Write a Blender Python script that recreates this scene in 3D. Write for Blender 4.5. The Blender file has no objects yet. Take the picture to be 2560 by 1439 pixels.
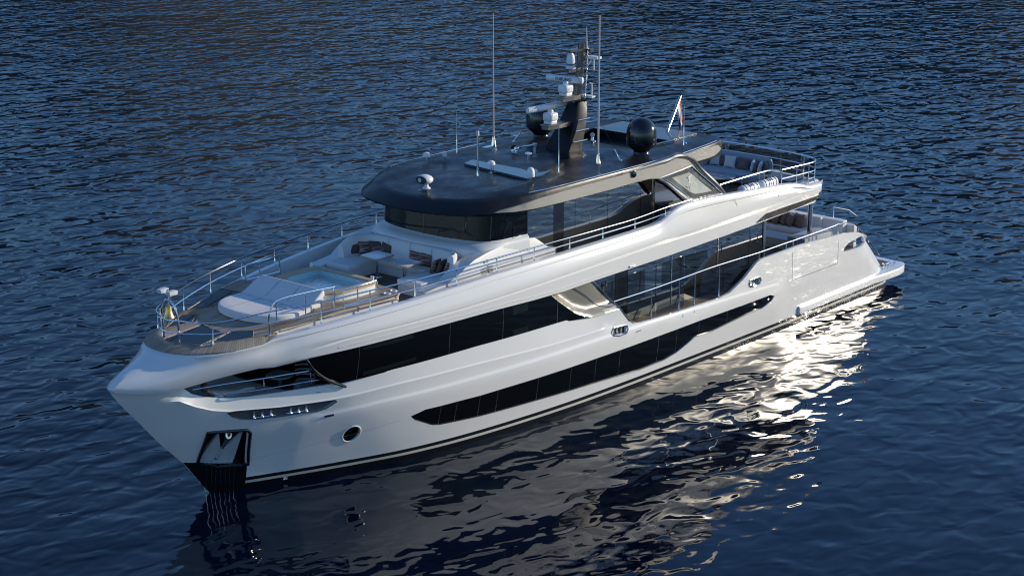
import bpy, bmesh, math, random
from mathutils import Vector, Matrix
from mathutils.geometry import delaunay_2d_cdt
random.seed(7)
scene = bpy.context.scene
COL = scene.collection
R = math.radians
# ---------------------------------------------------------------- camera
cam_d = bpy.data.cameras.new('camera'); cam = bpy.data.objects.new('camera', cam_d); COL.objects.link(cam)
cam.location = (69.0258, 42.9480, 21.8914)
cam.rotation_euler = (R(90-15.82), 0, R(-138.91-90))
cam_d.sensor_width = 36; cam_d.lens = 69.93
cam_d.clip_start = 0.5; cam_d.clip_end = 20000
scene.camera = cam
# ---------------------------------------------------------------- sky and sun
SUN_AZ, SUN_EL = 149.5, 15.5            # azimuth counted from +x (the bow) towards +y (port)
world = bpy.data.worlds.new('World'); scene.world = world; world.use_nodes = True
nt = world.node_tree; nt.nodes.clear()
out = nt.nodes.new('ShaderNodeOutputWorld'); bg = nt.nodes.new('ShaderNodeBackground'); sky = nt.nodes.new('ShaderNodeTexSky')
sky.sky_type = 'NISHITA'; sky.sun_disc = False
sky.sun_elevation = R(SUN_EL); sky.sun_rotation = R(90-SUN_AZ)
sky.altitude = 0; sky.air_density = 1.0; sky.dust_density = 0.1; sky.ozone_density = 5.0
bg.inputs['Strength'].default_value = 0.148
tint = nt.nodes.new('ShaderNodeMix'); tint.data_type = 'RGBA'; tint.blend_type = 'MULTIPLY'; tint.inputs[0].default_value = 1.0
tint.inputs[7].default_value = (.89, .94, 1.01, 1)       # clean, deep blue evening sky
nt.links.new(sky.outputs[0], tint.inputs[6]); nt.links.new(tint.outputs[2], bg.inputs[0]); nt.links.new(bg.outputs[0], out.inputs[0])
sun_d = bpy.data.lights.new('sun', 'SUN'); sun_d.energy = 3.8; sun_d.angle = R(0.6); sun_d.color = (1.0, 0.89, 0.70)
sun = bpy.data.objects.new('sun', sun_d); COL.objects.link(sun)
sd = Vector((math.cos(R(SUN_EL))*math.cos(R(SUN_AZ)), math.cos(R(SUN_EL))*math.sin(R(SUN_AZ)), math.sin(R(SUN_EL))))
sun.rotation_euler = sd.to_track_quat('Z', 'Y').to_euler()
scene.view_settings.view_transform = 'Standard'; scene.view_settings.look = 'None'
scene.view_settings.exposure = 0.20; scene.view_settings.gamma = 1.0
scene.render.engine = 'CYCLES'; scene.cycles.filter_width = 1.15

# ---------------------------------------------------------------- materials
MAT = {}
def mat(name, col, rough=.4, metal=0, spec=.5, coat=0, ior=None, bump=None, var=None, rvar=None):
    if name in MAT: return MAT[name]
    m = bpy.data.materials.new(name); m.use_nodes = True; n = m.node_tree; b = n.nodes['Principled BSDF']
    b.inputs['Base Color'].default_value = (*col, 1); b.inputs['Roughness'].default_value = rough
    b.inputs['Metallic'].default_value = metal; b.inputs['Specular IOR Level'].default_value = spec
    if coat: b.inputs['Coat Weight'].default_value = coat; b.inputs['Coat Roughness'].default_value = .04
    if ior: b.inputs['IOR'].default_value = ior
    tc = n.nodes.new('ShaderNodeTexCoord')
    if var:        # (scale, amount) soft colour variation
        no = n.nodes.new('ShaderNodeTexNoise'); no.inputs['Scale'].default_value = var[0]; no.inputs['Detail'].default_value = 5
        n.links.new(tc.outputs['Object'], no.inputs['Vector'])
        mx = n.nodes.new('ShaderNodeMix'); mx.data_type = 'RGBA'
        mx.inputs[6].default_value = (*[c*(1-var[1]) for c in col], 1); mx.inputs[7].default_value = (*[min(1, c*(1+var[1])) for c in col], 1)
        n.links.new(no.outputs['Fac'], mx.inputs[0]); n.links.new(mx.outputs[2], b.inputs['Base Color'])
    if rvar:       # (scale, lowest, highest roughness): dust and salt film
        no = n.nodes.new('ShaderNodeTexNoise'); no.inputs['Scale'].default_value = rvar[0]; no.inputs['Detail'].default_value = 8; no.inputs['Roughness'].default_value = .65
        n.links.new(tc.outputs['Object'], no.inputs['Vector']); mr = n.nodes.new('ShaderNodeMapRange'); mr.inputs[1].default_value = .35; mr.inputs[2].default_value = .65
        mr.inputs[3].default_value = rvar[1]; mr.inputs[4].default_value = rvar[2]; n.links.new(no.outputs['Fac'], mr.inputs[0]); n.links.new(mr.outputs[0], b.inputs['Roughness'])
    if bump:       # (scale, strength, distance)
        no = n.nodes.new('ShaderNodeTexNoise'); no.inputs['Scale'].default_value = bump[0]; no.inputs['Detail'].default_value = 3
        n.links.new(tc.outputs['Object'], no.inputs['Vector'])
        bu = n.nodes.new('ShaderNodeBump'); bu.inputs['Strength'].default_value = bump[1]; bu.inputs['Distance'].default_value = bump[2]
        n.links.new(no.outputs['Fac'], bu.inputs['Height']); n.links.new(bu.outputs[0], b.inputs['Normal'])
    MAT[name] = m; return m
def ramp(n, fac, stops, interp='LINEAR'):
    r = n.nodes.new('ShaderNodeValToRGB'); r.color_ramp.interpolation = interp
    while len(r.color_ramp.elements) < len(stops): r.color_ramp.elements.new(.5)
    for e, (p, c) in zip(r.color_ramp.elements, stops): e.position = p; e.color = (*c, 1)
    n.links.new(fac, r.inputs[0]); return r
WHITE = mat('white_gelcoat', (.78, .77, .75), .24, coat=.5, var=(.5, .02), bump=(.35, .12, .05))
WHITE2 = mat('white_moulding', (.76, .755, .74), .32, coat=.3, var=(.8, .02))
ROOF = mat('black_metallic_paint', (.012, .0125, .014), .34, spec=.34, coat=.06, var=(.7, .45), rvar=(1.3, .22, .48))
MULL = mat('mullion_grey', (.20, .20, .20), .5)
DARKP = mat('dark_grey_paint', (.05, .052, .055), .3, coat=.4)
GLOSSB = mat('gloss_black', (.008, .008, .010), .12, coat=.6)
GLASS = mat('dark_tinted_glass', (.004, .0045, .005), .035, spec=.5, ior=1.42, bump=(.45, .05, .04))
MIRRG = mat('reflective_tinted_glass', (.010, .012, .013), .03, spec=.9, ior=2.5, bump=(.6, .06, .05))
CHAMP = mat('champagne_grey_paint', (.44, .42, .37), .38, metal=.25, coat=.2, var=(1.2, .05))
BRONZE = mat('bronze_grey_paint', (.27, .255, .22), .35, metal=.3, coat=.3)
STEEL = mat('polished_steel', (.86, .83, .82), .10, metal=1)
STEELD = mat('brushed_steel', (.55, .56, .57), .28, metal=1)
BRASS = mat('brass', (.80, .52, .22), .34, metal=1)
FAB = mat('white_upholstery', (.70, .69, .68), .85, bump=(60, .2, .004), var=(3, .04))
FABG = mat('grey_upholstery', (.42, .43, .45), .9, bump=(60, .2, .004), var=(3, .05))
BROWN = mat('brown_fabric', (.115, .070, .055), .9, bump=(80, .3, .003), var=(8, .2))
TAUPE = mat('taupe_fabric', (.17, .13, .115), .9, bump=(80, .3, .003), var=(8, .2))
MOCHA = mat('mocha_fabric', (.20, .135, .115), .85, bump=(30, .3, .006), var=(6, .2))
LGREY = mat('light_grey_plastic', (.62, .64, .66), .4)
WPLAST = mat('white_plastic', (.82, .82, .82), .3, coat=.2)
TABLET = mat('white_table_top', (.72, .75, .78), .16, coat=.5)
OAK = mat('oak_edge', (.46, .33, .17), .4, coat=.2, var=(9, .15))
BLUEP = mat('blue_grey_panel', (.035, .045, .06), .12, coat=.5)
SEAM = mat('seam_shadow', (.20, .20, .21), .8)
RUBBER = mat('black_rubber', (.012, .012, .013), .6)
INTER = mat('dark_interior', (.018, .017, .016), .6)
GREYD = mat('grey_deck_paint', (.42, .43, .45), .6, bump=(90, .2, .003))
MARBLE = mat('lit_tub_mosaic', (.38, .62, .68), .25, bump=(14, .25, .01), var=(22, .25))
def hull_material():
    m = mat('hull_paint', (.78, .77, .75), .22, coat=.5, bump=(.4, .10, .06)); n = m.node_tree; b = n.nodes['Principled BSDF']
    tc = n.nodes.new('ShaderNodeTexCoord'); sp = n.nodes.new('ShaderNodeSeparateXYZ'); n.links.new(tc.outputs['Object'], sp.inputs[0])
    mr = n.nodes.new('ShaderNodeMapRange'); mr.inputs[1].default_value = 0; mr.inputs[2].default_value = 1; n.links.new(sp.outputs['Z'], mr.inputs[0])
    r = ramp(n, mr.outputs[0], [(0, (.010, .010, .011)), (.17, (.62, .59, .52)), (.26, (.012, .012, .013)), (.38, (.78, .77, .75))], 'CONSTANT')
    n.links.new(r.outputs[0], b.inputs['Base Color']); return m
HULLM = hull_material()
def teak_material(name, angle=False, base=(.30, .20, .12), grey=(.36, .31, .25), pitch=.07):
    m = mat(name, base, .6); n = m.node_tree; b = n.nodes['Principled BSDF']; L = n.links.new
    tc = n.nodes.new('ShaderNodeTexCoord'); sp = n.nodes.new('ShaderNodeSeparateXYZ'); L(tc.outputs['Object'], sp.inputs[0])
    def math_(op, a, c=None):
        q = n.nodes.new('ShaderNodeMath'); q.operation = op
        for k, v in enumerate((a, c)):
            if v is None: continue
            if isinstance(v, (int, float)): q.inputs[k].default_value = v
            else: L(v, q.inputs[k])
        return q.outputs[0]
    if angle:
        dx = math_('SUBTRACT', sp.outputs['X'], 31.6); an = math_('ARCTAN2', sp.outputs['Y'], dx); v = math_('MULTIPLY', an, 42.0)
    else: v = math_('DIVIDE', sp.outputs['Y'], pitch)
    fr = math_('FRACT', v); fl = math_('FLOOR', v)
    caulk = math_('LESS_THAN', fr, .10)
    wn = n.nodes.new('ShaderNodeTexWhiteNoise'); wn.noise_dimensions = '1D'; L(fl, wn.inputs['W'])
    no = n.nodes.new('ShaderNodeTexNoise'); no.inputs['Scale'].default_value = 1.0; no.inputs['Detail'].default_value = 6
    mp = n.nodes.new('ShaderNodeMapping'); mp.inputs['Scale'].default_value = (.9, 2.5, 1); L(tc.outputs['Object'], mp.inputs[0]); L(mp.outputs[0], no.inputs['Vector'])
    r = ramp(n, no.outputs['Fac'], [(.40, grey), (.62, base)])
    hs = n.nodes.new('ShaderNodeHueSaturation'); L(r.outputs[0], hs.inputs['Color'])
    vv = math_('ADD', math_('MULTIPLY', wn.outputs['Value'], .35), .82); L(vv, hs.inputs['Value'])
    mx = n.nodes.new('ShaderNodeMix'); mx.data_type = 'RGBA'; L(caulk, mx.inputs[0]); L(hs.outputs[0], mx.inputs[6]); mx.inputs[7].default_value = (.03, .028, .026, 1)
    L(mx.outputs[2], b.inputs['Base Color']); return m
TEAK = teak_material('teak_planks')
TEAKD = teak_material('dark_teak_planks', base=(.13, .085, .06), grey=(.17, .13, .10))
TEAKR = teak_material('radial_teak', True, base=(.33, .26, .19), grey=(.30, .27, .23))
def stripe_fabric():
    m = mat('striped_brown_fabric', (.1, .08, .08), .9); n = m.node_tree; b = n.nodes['Principled BSDF']
    tc = n.nodes.new('ShaderNodeTexCoord'); mp = n.nodes.new('ShaderNodeMapping'); mp.inputs['Scale'].default_value = (2, 2, 16)
    no = n.nodes.new('ShaderNodeTexNoise'); no.inputs['Scale'].default_value = 1.0; no.inputs['Detail'].default_value = 2
    n.links.new(tc.outputs['Object'], mp.inputs[0]); n.links.new(mp.outputs[0], no.inputs['Vector'])
    r = ramp(n, no.outputs['Fac'], [(.35, (.07, .035, .03)), (.5, (.20, .10, .07)), (.62, (.42, .34, .33)), (.7, (.13, .065, .05))])
    n.links.new(r.outputs[0], b.inputs['Base Color']); return m
STRIPE = stripe_fabric()
def clear_glass(name='clear_glass', tint=(.75, .8, .82), refl=.12):
    m = bpy.data.materials.new(name); m.use_nodes = True; n = m.node_tree; n.nodes.clear()
    o = n.nodes.new('ShaderNodeOutputMaterial'); t = n.nodes.new('ShaderNodeBsdfTransparent'); g = n.nodes.new('ShaderNodeBsdfGlossy'); mx = n.nodes.new('ShaderNodeMixShader')
    t.inputs[0].default_value = (*tint, 1); g.inputs['Roughness'].default_value = .03; g.inputs['Color'].default_value = (.9, .9, .9, 1)
    fr = n.nodes.new('ShaderNodeLayerWeight'); fr.inputs[0].default_value = .5
    pw = n.nodes.new('ShaderNodeMath'); pw.operation = 'POWER'; pw.inputs[1].default_value = 4.0; n.links.new(fr.outputs['Facing'], pw.inputs[0])
    ad = n.nodes.new('ShaderNodeMath'); ad.operation = 'MULTIPLY_ADD'; ad.inputs[1].default_value = .8; ad.inputs[2].default_value = refl; n.links.new(pw.outputs[0], ad.inputs[0])
    n.links.new(ad.outputs[0], mx.inputs[0]); n.links.new(t.outputs[0], mx.inputs[1]); n.links.new(g.outputs[0], mx.inputs[2]); n.links.new(mx.outputs[0], o.inputs[0]); return m
CLEAR = clear_glass('clear_glass', (.42, .46, .46), .07)
SMOKE = clear_glass('smoked_glass', (.16, .18, .18), .10)
SKYPAINT = mat('painted_sky_glass', (.46, .47, .43), .08, coat=.5)  # pale base colour stands in for the sunlit sky mirrored in the glass
# ---------------------------------------------------------------- mesh helpers
def link(name, bm, m=None, parent=None, smooth=35, **tags):
    me = bpy.data.meshes.new(name); bmesh.ops.recalc_face_normals(bm, faces=bm.faces) if tags.pop('recalc', True) else None
    bm.to_mesh(me); bm.free()
    o = bpy.data.objects.new(name, me); COL.objects.link(o)
    if m: me.materials.append(m)
    if smooth:
        for p in me.polygons: p.use_smooth = True
        me.set_sharp_from_angle(angle=R(smooth))
    if parent: o.parent = parent
    for k, v in tags.items(): o[k] = v
    return o
def thing(name, label, cat, group=None):
    o = bpy.data.objects.new(name, None); COL.objects.link(o); o.empty_display_size = .3
    o['label'] = label; o['category'] = cat
    if group: o['group'] = group
    return o
def tag(o, label, cat, group=None):
    o['label'] = label; o['category'] = cat
    if group: o['group'] = group
    return o
def NB(): return bmesh.new()
def box(bm, x0, x1, y0, y1, z0, z1, bev=0):
    t = bmesh.new(); bmesh.ops.create_cube(t, size=1)
    for v in t.verts: v.co = Vector((x0+(v.co.x+.5)*(x1-x0), y0+(v.co.y+.5)*(y1-y0), z0+(v.co.z+.5)*(z1-z0)))
    if bev: bmesh.ops.bevel(t, geom=t.edges[:], offset=bev, segments=3, affect='EDGES', profile=.6)
    merge(bm, t)
def merge(bm, t, M=None):
    mp = {}
    for v in t.verts: mp[v] = bm.verts.new(M @ v.co if M else v.co)
    for f in t.faces:
        try: bm.faces.new([mp[v] for v in f.verts])
        except ValueError: pass
    t.free()
def tube(bm, pts, r, n=8, cap=True, closed=False, radii=None):
    pts = [Vector(p) for p in pts]; k = len(pts); rings = []
    up = Vector((0, 0, 1)); prev = None
    for i, p in enumerate(pts):
        a = pts[(i-1) % k] if (closed or i) else p; b = pts[(i+1) % k] if (closed or i < k-1) else p
        d = (b-a).normalized()
        if prev is None:
            s = d.cross(up); s = s if s.length > .05 else d.cross(Vector((1, 0, 0)))
        else:
            s = prev - d*prev.dot(d)
        s.normalize(); prev = s; t = s.cross(d)
        rr = radii[i] if radii else r
        rings.append([bm.verts.new(p+(s*math.cos(2*math.pi*j/n)+t*math.sin(2*math.pi*j/n))*rr) for j in range(n)])
    for i in range(k if closed else k-1):
        A, B = rings[i], rings[(i+1) % k]
        for j in range(n): bm.faces.new((A[j], A[(j+1) % n], B[(j+1) % n], B[j]))
    if cap and not closed: bm.faces.new(rings[0][::-1]); bm.faces.new(rings[-1])
def smooth_path(pts, sub=6):
    pts = [Vector(p) for p in pts]; o = []
    for i in range(len(pts)-1):
        p0 = pts[max(i-1, 0)]; p1 = pts[i]; p2 = pts[i+1]; p3 = pts[min(i+2, len(pts)-1)]
        for s in range(sub):
            t = s/sub; o.append(.5*((2*p1)+(p2-p0)*t+(2*p0-5*p1+4*p2-p3)*t*t+(3*p1-p0-3*p2+p3)*t**3))
    o.append(pts[-1]); return o
def lathe(bm, prof, c=(0, 0, 0), n=24, axis=None):
    c = Vector(c); M = Matrix.Identity(3)
    if axis: M = Vector(axis).to_track_quat('Z', 'Y').to_matrix()
    rings = []
    for r, z in prof:
        if r < 1e-5: rings.append([bm.verts.new(c+M @ Vector((0, 0, z)))])
        else: rings.append([bm.verts.new(c+M @ Vector((r*math.cos(2*math.pi*j/n), r*math.sin(2*math.pi*j/n), z))) for j in range(n)])
    for A, B in zip(rings, rings[1:]):
        for j in range(n):
            a = [A[j % len(A)], A[(j+1) % len(A)], B[(j+1) % len(B)], B[j % len(B)]]
            q = []
            for v in a:
                if v not in q: q.append(v)
            if len(q) > 2:
                try: bm.faces.new(q)
                except ValueError: pass
def inside(p, poly):
    x, y = p; c = False; j = len(poly)-1
    for i in range(len(poly)):
        xi, yi = poly[i]; xj, yj = poly[j]
        if (yi > y) != (yj > y) and x < (xj-xi)*(y-yi)/(yj-yi)+xi: c = not c
        j = i
    return c
def dens(poly, g, closed=True):
    o = []
    k = len(poly)
    for i in range(k if closed else k-1):
        a = poly[i]; b = poly[(i+1) % k]; d = math.hypot(b[0]-a[0], b[1]-a[1]); m = max(1, int(math.ceil(d/g)))
        for s in range(m): o.append((a[0]+(b[0]-a[0])*s/m, a[1]+(b[1]-a[1])*s/m))
    if not closed: o.append(poly[-1])
    return o
def skin(bm, outer, f, holes=(), grid=.3, off=None, extra=(), clear=.4, ratio=1.0):
    """triangulated sheet over a 2-D outline (with holes), mapped by f(u, v) -> xyz; off = thickness vector"""
    polys = [dens(outer, grid)]+[dens(h, grid) for h in holes]; ext = [dens(e, grid, False) for e in extra]
    V = []; E = []
    for p in polys:
        b = len(V); V += p; E += [(b+i, b+(i+1) % len(p)) for i in range(len(p))]
    for p in ext:
        b = len(V); V += p; E += [(b+i, b+i+1) for i in range(len(p)-1)]
    nb = len(V); cell = {}
    for q in V: cell.setdefault((int(q[0]//grid), int(q[1]//grid)), []).append(q)
    xs = [q[0] for q in polys[0]]; ys = [q[1] for q in polys[0]]
    gy = grid*ratio
    iy = 0; y = min(ys)+gy*.5
    while y < max(ys):
        x = min(xs)+grid*(.5 if iy % 2 else .25)
        while x < max(xs):
            if inside((x, y), polys[0]) and not any(inside((x, y), h) for h in polys[1:]):
                cx, cy = int(x//grid), int(y//grid)
                if not any(math.hypot(x-q[0], y-q[1]) < clear*min(grid, gy) for i in (-1, 0, 1) for j in (-1, 0, 1) for q in cell.get((cx+i, cy+j), ())): V.append((x, y))
            x += grid
        y += gy; iy += 1
    rv, re_, rf, *_ = delaunay_2d_cdt([Vector(v) for v in V], E, [], 0, 1e-5)
    bv = {}
    tris = []
    for t in rf:
        c = (sum(rv[i][0] for i in t)/3, sum(rv[i][1] for i in t)/3)
        if inside(c, polys[0]) and not any(inside(c, h) for h in polys[1:]): tris.append(t)
    for t in tris:
        for i in t:
            if i not in bv: bv[i] = bm.verts.new(f(rv[i][0], rv[i][1]))
    cnt = {}
    for t in tris:
        try: bm.faces.new([bv[i] for i in t])
        except ValueError: continue
        for a, b in ((t[0], t[1]), (t[1], t[2]), (t[2], t[0])):
            k = (min(a, b), max(a, b)); cnt.setdefault(k, []).append((a, b))
    if off is not None:
        o = Vector(off); iv = {i: bm.verts.new(v.co+o) for i, v in bv.items()}
        for t in tris:
            try: bm.faces.new([iv[i] for i in t][::-1])
            except ValueError: pass
        for k, l in cnt.items():
            if len(l) == 1:
                a, b = l[0]; bm.faces.new((bv[b], bv[a], iv[a], iv[b]))
    return bm
def mirror_y(bm):
    g = bm.faces[:]; mp = {v: bm.verts.new((v.co.x, -v.co.y, v.co.z)) for v in bm.verts[:]}
    for f in g:
        try: bm.faces.new([mp[v] for v in f.verts][::-1])
        except ValueError: pass
def clipx(poly, lo, hi):
    def cut(P, keep, X):
        o = []
        for i in range(len(P)):
            a = P[i]; b = P[(i+1) % len(P)]; ka, kb = keep(a[0]), keep(b[0])
            if ka: o.append(a)
            if ka != kb:
                t = (X-a[0])/(b[0]-a[0]); o.append((X, a[1]+t*(b[1]-a[1])))
        return o
    return cut(cut(poly, lambda x: x > lo, lo), lambda x: x < hi, hi)
def prism(bm, poly, z0, z1, f=None):
    a = [bm.verts.new((x, y, z0)) for x, y in poly]; b = [bm.verts.new((x, y, z1)) for x, y in poly]
    bm.faces.new(a[::-1]); bm.faces.new(b)
    for i in range(len(poly)): j = (i+1) % len(poly); bm.faces.new((a[i], a[j], b[j], b[i]))
def rings_loft(bm, rings, cap0=False, cap1=False):
    rs = [[bm.verts.new(p) for p in r] for r in rings]; n = len(rs[0])
    for A, B in zip(rs, rs[1:]):
        for j in range(n): bm.faces.new((A[j], A[(j+1) % n], B[(j+1) % n], B[j]))
    if cap0: bm.faces.new(rs[0][::-1])
    if cap1: bm.faces.new(rs[-1])
def offset_poly(poly, d):
    n = len(poly); A = sum(poly[i][0]*poly[(i+1) % n][1]-poly[(i+1) % n][0]*poly[i][1] for i in range(n)); s = 1 if A > 0 else -1
    o = []
    for i in range(n):
        a, b, c = poly[i-1], poly[i], poly[(i+1) % n]
        t1 = Vector((b[0]-a[0], b[1]-a[1])).normalized(); t2 = Vector((c[0]-b[0], c[1]-b[1])).normalized()
        nn = Vector((t1.y+t2.y, -t1.x-t2.x)); nn.normalize(); k = max(.4, nn.dot(Vector((t1.y, -t1.x))))
        o.append((b[0]+nn.x*d*s/k, b[1]+nn.y*d*s/k))
    return o
def chaikin(poly, it=2, closed=True):
    for _ in range(it):
        o = []; n = len(poly)
        if not closed: o.append(poly[0])
        for i in range(n if closed else n-1):
            a = poly[i]; b = poly[(i+1) % n]
            o += [tuple(a[k]*.75+b[k]*.25 for k in range(len(a))), tuple(a[k]*.25+b[k]*.75 for k in range(len(a)))]
        if not closed: o.append(poly[-1])
        poly = o
    return poly
def slab(bm, poly, z0, z1, r=.05):
    """padded slab over a plan outline with rounded edges"""
    rs = []
    for k in range(5):
        a = math.pi/2*k/4; rs.append([(x, y, z1-r+r*math.sin(a)) for x, y in offset_poly(poly, -r*(1-math.cos(a)))])
    rings_loft(bm, [[(x, y, z0) for x, y in poly]]+rs, True, False)
    rv = [bm.verts.new(p) for p in rs[-1]]
    fs = bm.faces.new(rv); bmesh.ops.triangulate(bm, faces=[fs]) if len(rv) > 4 else None
    bmesh.ops.remove_doubles(bm, verts=bm.verts, dist=1e-4)
def pillow_bm(w=.5, h=.5, t=.16, seed=0):
    bm = NB(); n = 12; rnd = random.Random(seed); top = []; bot = []
    for side, lst in ((1, top), (-1, bot)):
        for i in range(n+1):
            row = []
            for j in range(n+1):
                u = -1+2*i/n; v = -1+2*j/n; e = (1-u**4)*(1-v**4); th = t*.5*e**.55
                pin = 1-.09*((1-abs(u))**1)*(abs(v)**3)-0; pin2 = 1-.09*(1-abs(v))*(abs(u)**3)
                row.append(bm.verts.new((u*w/2*pin2, side*(th+.004*math.sin(7*u+seed)*math.sin(6*v)*e), v*h/2*pin)))
            lst.append(row)
        for i in range(n):
            for j in range(n):
                q = (lst[i][j], lst[i+1][j], lst[i+1][j+1], lst[i][j+1]); bm.faces.new(q if side < 0 else q[::-1])
    bmesh.ops.remove_doubles(bm, verts=bm.verts, dist=.0005)
    return bm
def pillow(label, loc, face, tilt, m, w=.5, h=.5, roll=0, group=None, t=.16, cat='pillow'):
    """a pillow whose front looks towards the plan angle `face` (degrees), leaning back by tilt"""
    o = link('pillow', pillow_bm(w, h, t, int(loc[0]*37+loc[1]*91) % 50), m, smooth=60)
    o.matrix_world = Matrix.Translation(loc) @ Matrix.Rotation(R(face-90+180), 4, 'Z') @ Matrix.Rotation(R(-tilt), 4, 'X') @ Matrix.Rotation(R(roll), 4, 'Y') @ Matrix.Translation((0, 0, h/2))
    return tag(o, label, cat, group)
def text_mesh(name, body, size, M, m, parent, depth=.004):
    cu = bpy.data.curves.new(name, 'FONT'); cu.body = body; cu.size = size; cu.align_x = 'CENTER'; cu.align_y = 'CENTER'; cu.extrude = depth
    t = bpy.data.objects.new(name, cu); COL.objects.link(t)
    dg = bpy.context.evaluated_depsgraph_get(); me = bpy.data.meshes.new_from_object(t.evaluated_get(dg))
    bpy.data.objects.remove(t); o = bpy.data.objects.new(name, me); COL.objects.link(o); o.matrix_world = M
    me.materials.clear(); me.materials.append(m)
    if parent: o.parent = parent
    return o
def pchip(xs,ys):
    n=len(xs);h=[xs[i+1]-xs[i] for i in range(n-1)];d=[(ys[i+1]-ys[i])/h[i] for i in range(n-1)]
    m=[d[0]]+[0]*(n-2)+[d[-1]]
    for i in range(1,n-1):
        if d[i-1]*d[i]>0:
            a=2*h[i]+h[i-1];b=h[i]+2*h[i-1];m[i]=(a+b)/(a/d[i-1]+b/d[i])
    def f(x):
        if x<=xs[0]: return ys[0]
        if x>=xs[-1]: return ys[-1]
        lo=0;hi=n-1
        while hi-lo>1:
            k=(lo+hi)//2
            if xs[k]<=x: lo=k
            else: hi=k
        t=(x-xs[lo])/h[lo];t2=t*t;t3=t2*t
        return (2*t3-3*t2+1)*ys[lo]+(t3-2*t2+t)*h[lo]*m[lo]+(3*t2-2*t3)*ys[lo+1]+(t3-t2)*h[lo]*m[lo+1]
    return f
def sstep(a,b,x):
    t=min(1,max(0,(x-a)/(b-a)));return t*t*(3-2*t)
stem_x=pchip([-1,.03,1.22,2.0,2.79,3.71,4.1,5.2],[32.3,33.44,34.39,35.16,35.83,36.62,36.87,37.0])
breadth=pchip([0,.3,.7,1.28,1.92,3,4.4,5.9,7.5,9.1,10.8,12.4,13.9,17,24,30,37],[0,.19,.40,.69,.98,1.46,2.03,2.58,2.98,3.25,3.45,3.59,3.67,3.74,3.75,3.66,3.4])
knuckle_z=pchip([8,12.8,19.6,28.5,31.6],[1.86,2.05,2.24,2.26,2.10])
hull_top=pchip([10.4,18.4,21.7,25.3,28.5,30.3,33,34.0,34.6,34.96],[3.0,3.21,3.26,3.29,3.24,3.14,3.15,3.32,3.6,3.95])
lip_z=pchip([18.3,20,26.3,28.3,30.45,32.08,33.33,34.13,34.85,35.54],[2.58,2.58,2.75,2.76,2.69,2.71,2.80,2.99,3.36,3.75])
def shell_y(x,z):
    return breadth(stem_x(z)-x)*(1-.035*(1-sstep(0,2.5,z)))
def glass_y(x,z):
    return shell_y(x,z)-.13*sstep(19.6,21.6,x)
def hull_y(x,z):
    y=shell_y(x,z)
    if x<31.9:
        k=knuckle_z(x)
        y+=.055*(1-sstep(k-.02,k+.13,z))*sstep(.2,1.1,z)*sstep(31.75,31.45,x)*sstep(8.2,9.2,x)
    if x>18.3:
        t=hull_top(x);c=lip_z(x)
        if z>c and z<t+.06: y-=(.035+.09*min(1,(z-c)/(t-c))*(1+1.6*sstep(28,31.5,x))*min(1,(z-c)/.04))*sstep(18.3,20,x)*sstep(35.5,34.9,x)*min(1,(z-c)/.04)
    if x<3.3 and z<2.55:
        xo=.60+(z-.75)*1.02; xc=xo+.75+.15*z*.5
        if x<xc: y-=.34*min(1,(xc-x)/(xc-xo))*sstep(2.55,2.2,z)
    return y


# ================================================================ setting: water
def water_material():
    m = bpy.data.materials.new('sea_water'); m.use_nodes = True; n = m.node_tree; L = n.links.new; b = n.nodes['Principled BSDF']
    b.inputs['Base Color'].default_value = (.0006, .0034, .0130, 1); b.inputs['Roughness'].default_value = .03; b.inputs['IOR'].default_value = 1.33
    tc = n.nodes.new('ShaderNodeTexCoord')
    def layer(scale, sx, sy, rot, detail, dist=0.0, rough=.5):
        mp = n.nodes.new('ShaderNodeMapping'); mp.inputs['Rotation'].default_value = (0, 0, R(rot)); mp.inputs['Scale'].default_value = (sx, sy, 1)
        no = n.nodes.new('ShaderNodeTexNoise'); no.inputs['Scale'].default_value = scale; no.inputs['Detail'].default_value = detail; no.inputs['Distortion'].default_value = dist; no.inputs['Roughness'].default_value = rough
        L(tc.outputs['Object'], mp.inputs[0]); L(mp.outputs[0], no.inputs['Vector']); return no.outputs['Fac']
    def mul(a, k):
        q = n.nodes.new('ShaderNodeMath'); q.operation = 'MULTIPLY'; L(a, q.inputs[0])
        if isinstance(k, (int, float)): q.inputs[1].default_value = k
        else: L(k, q.inputs[1])
        return q.outputs[0]
    def add(a, c):
        q = n.nodes.new('ShaderNodeMath'); q.operation = 'ADD'; L(a, q.inputs[0]); L(c, q.inputs[1]); return q.outputs[0]
    h = add(mul(layer(.26, 1, 1.5, 42, 1, .3), WAVE[0]), add(mul(layer(.85, 1, 1.45, 52, 1, .5), WAVE[1]), mul(layer(2.3, 1, 1.6, 60, 1, .3), WAVE[2])))
    # calmer and rougher patches
    pt = layer(.045, 1, 1.5, 20, 2, .5); pt = add(mul(pt, .6), mul(layer(.013, 1, 1.3, 70, 1, .4), .4)); r = ramp(n, pt, [(.36, (.48, .48, .48)), (.62, (1.2, 1.2, 1.2))])
    h = mul(h, r.outputs[0])
    # the lee of the hull lies calmer than the open water
    vd = n.nodes.new('ShaderNodeVectorMath'); vd.operation = 'DISTANCE'; L(tc.outputs['Object'], vd.inputs[0]); vd.inputs[1].default_value = (31, 16, 0)
    mr = n.nodes.new('ShaderNodeMapRange'); mr.interpolation_type = 'SMOOTHSTEP'; mr.inputs[1].default_value = 8; mr.inputs[2].default_value = 52; mr.inputs[3].default_value = LEE; mr.inputs[4].default_value = .92; L(vd.outputs['Value'], mr.inputs[0])
    h = mul(h, mr.outputs[0])
    bu = n.nodes.new('ShaderNodeBump'); bu.inputs['Strength'].default_value = 1.0; bu.inputs['Distance'].default_value = 1.0
    L(h, bu.inputs['Height']); L(bu.outputs[0], b.inputs['Normal']); return m
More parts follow.
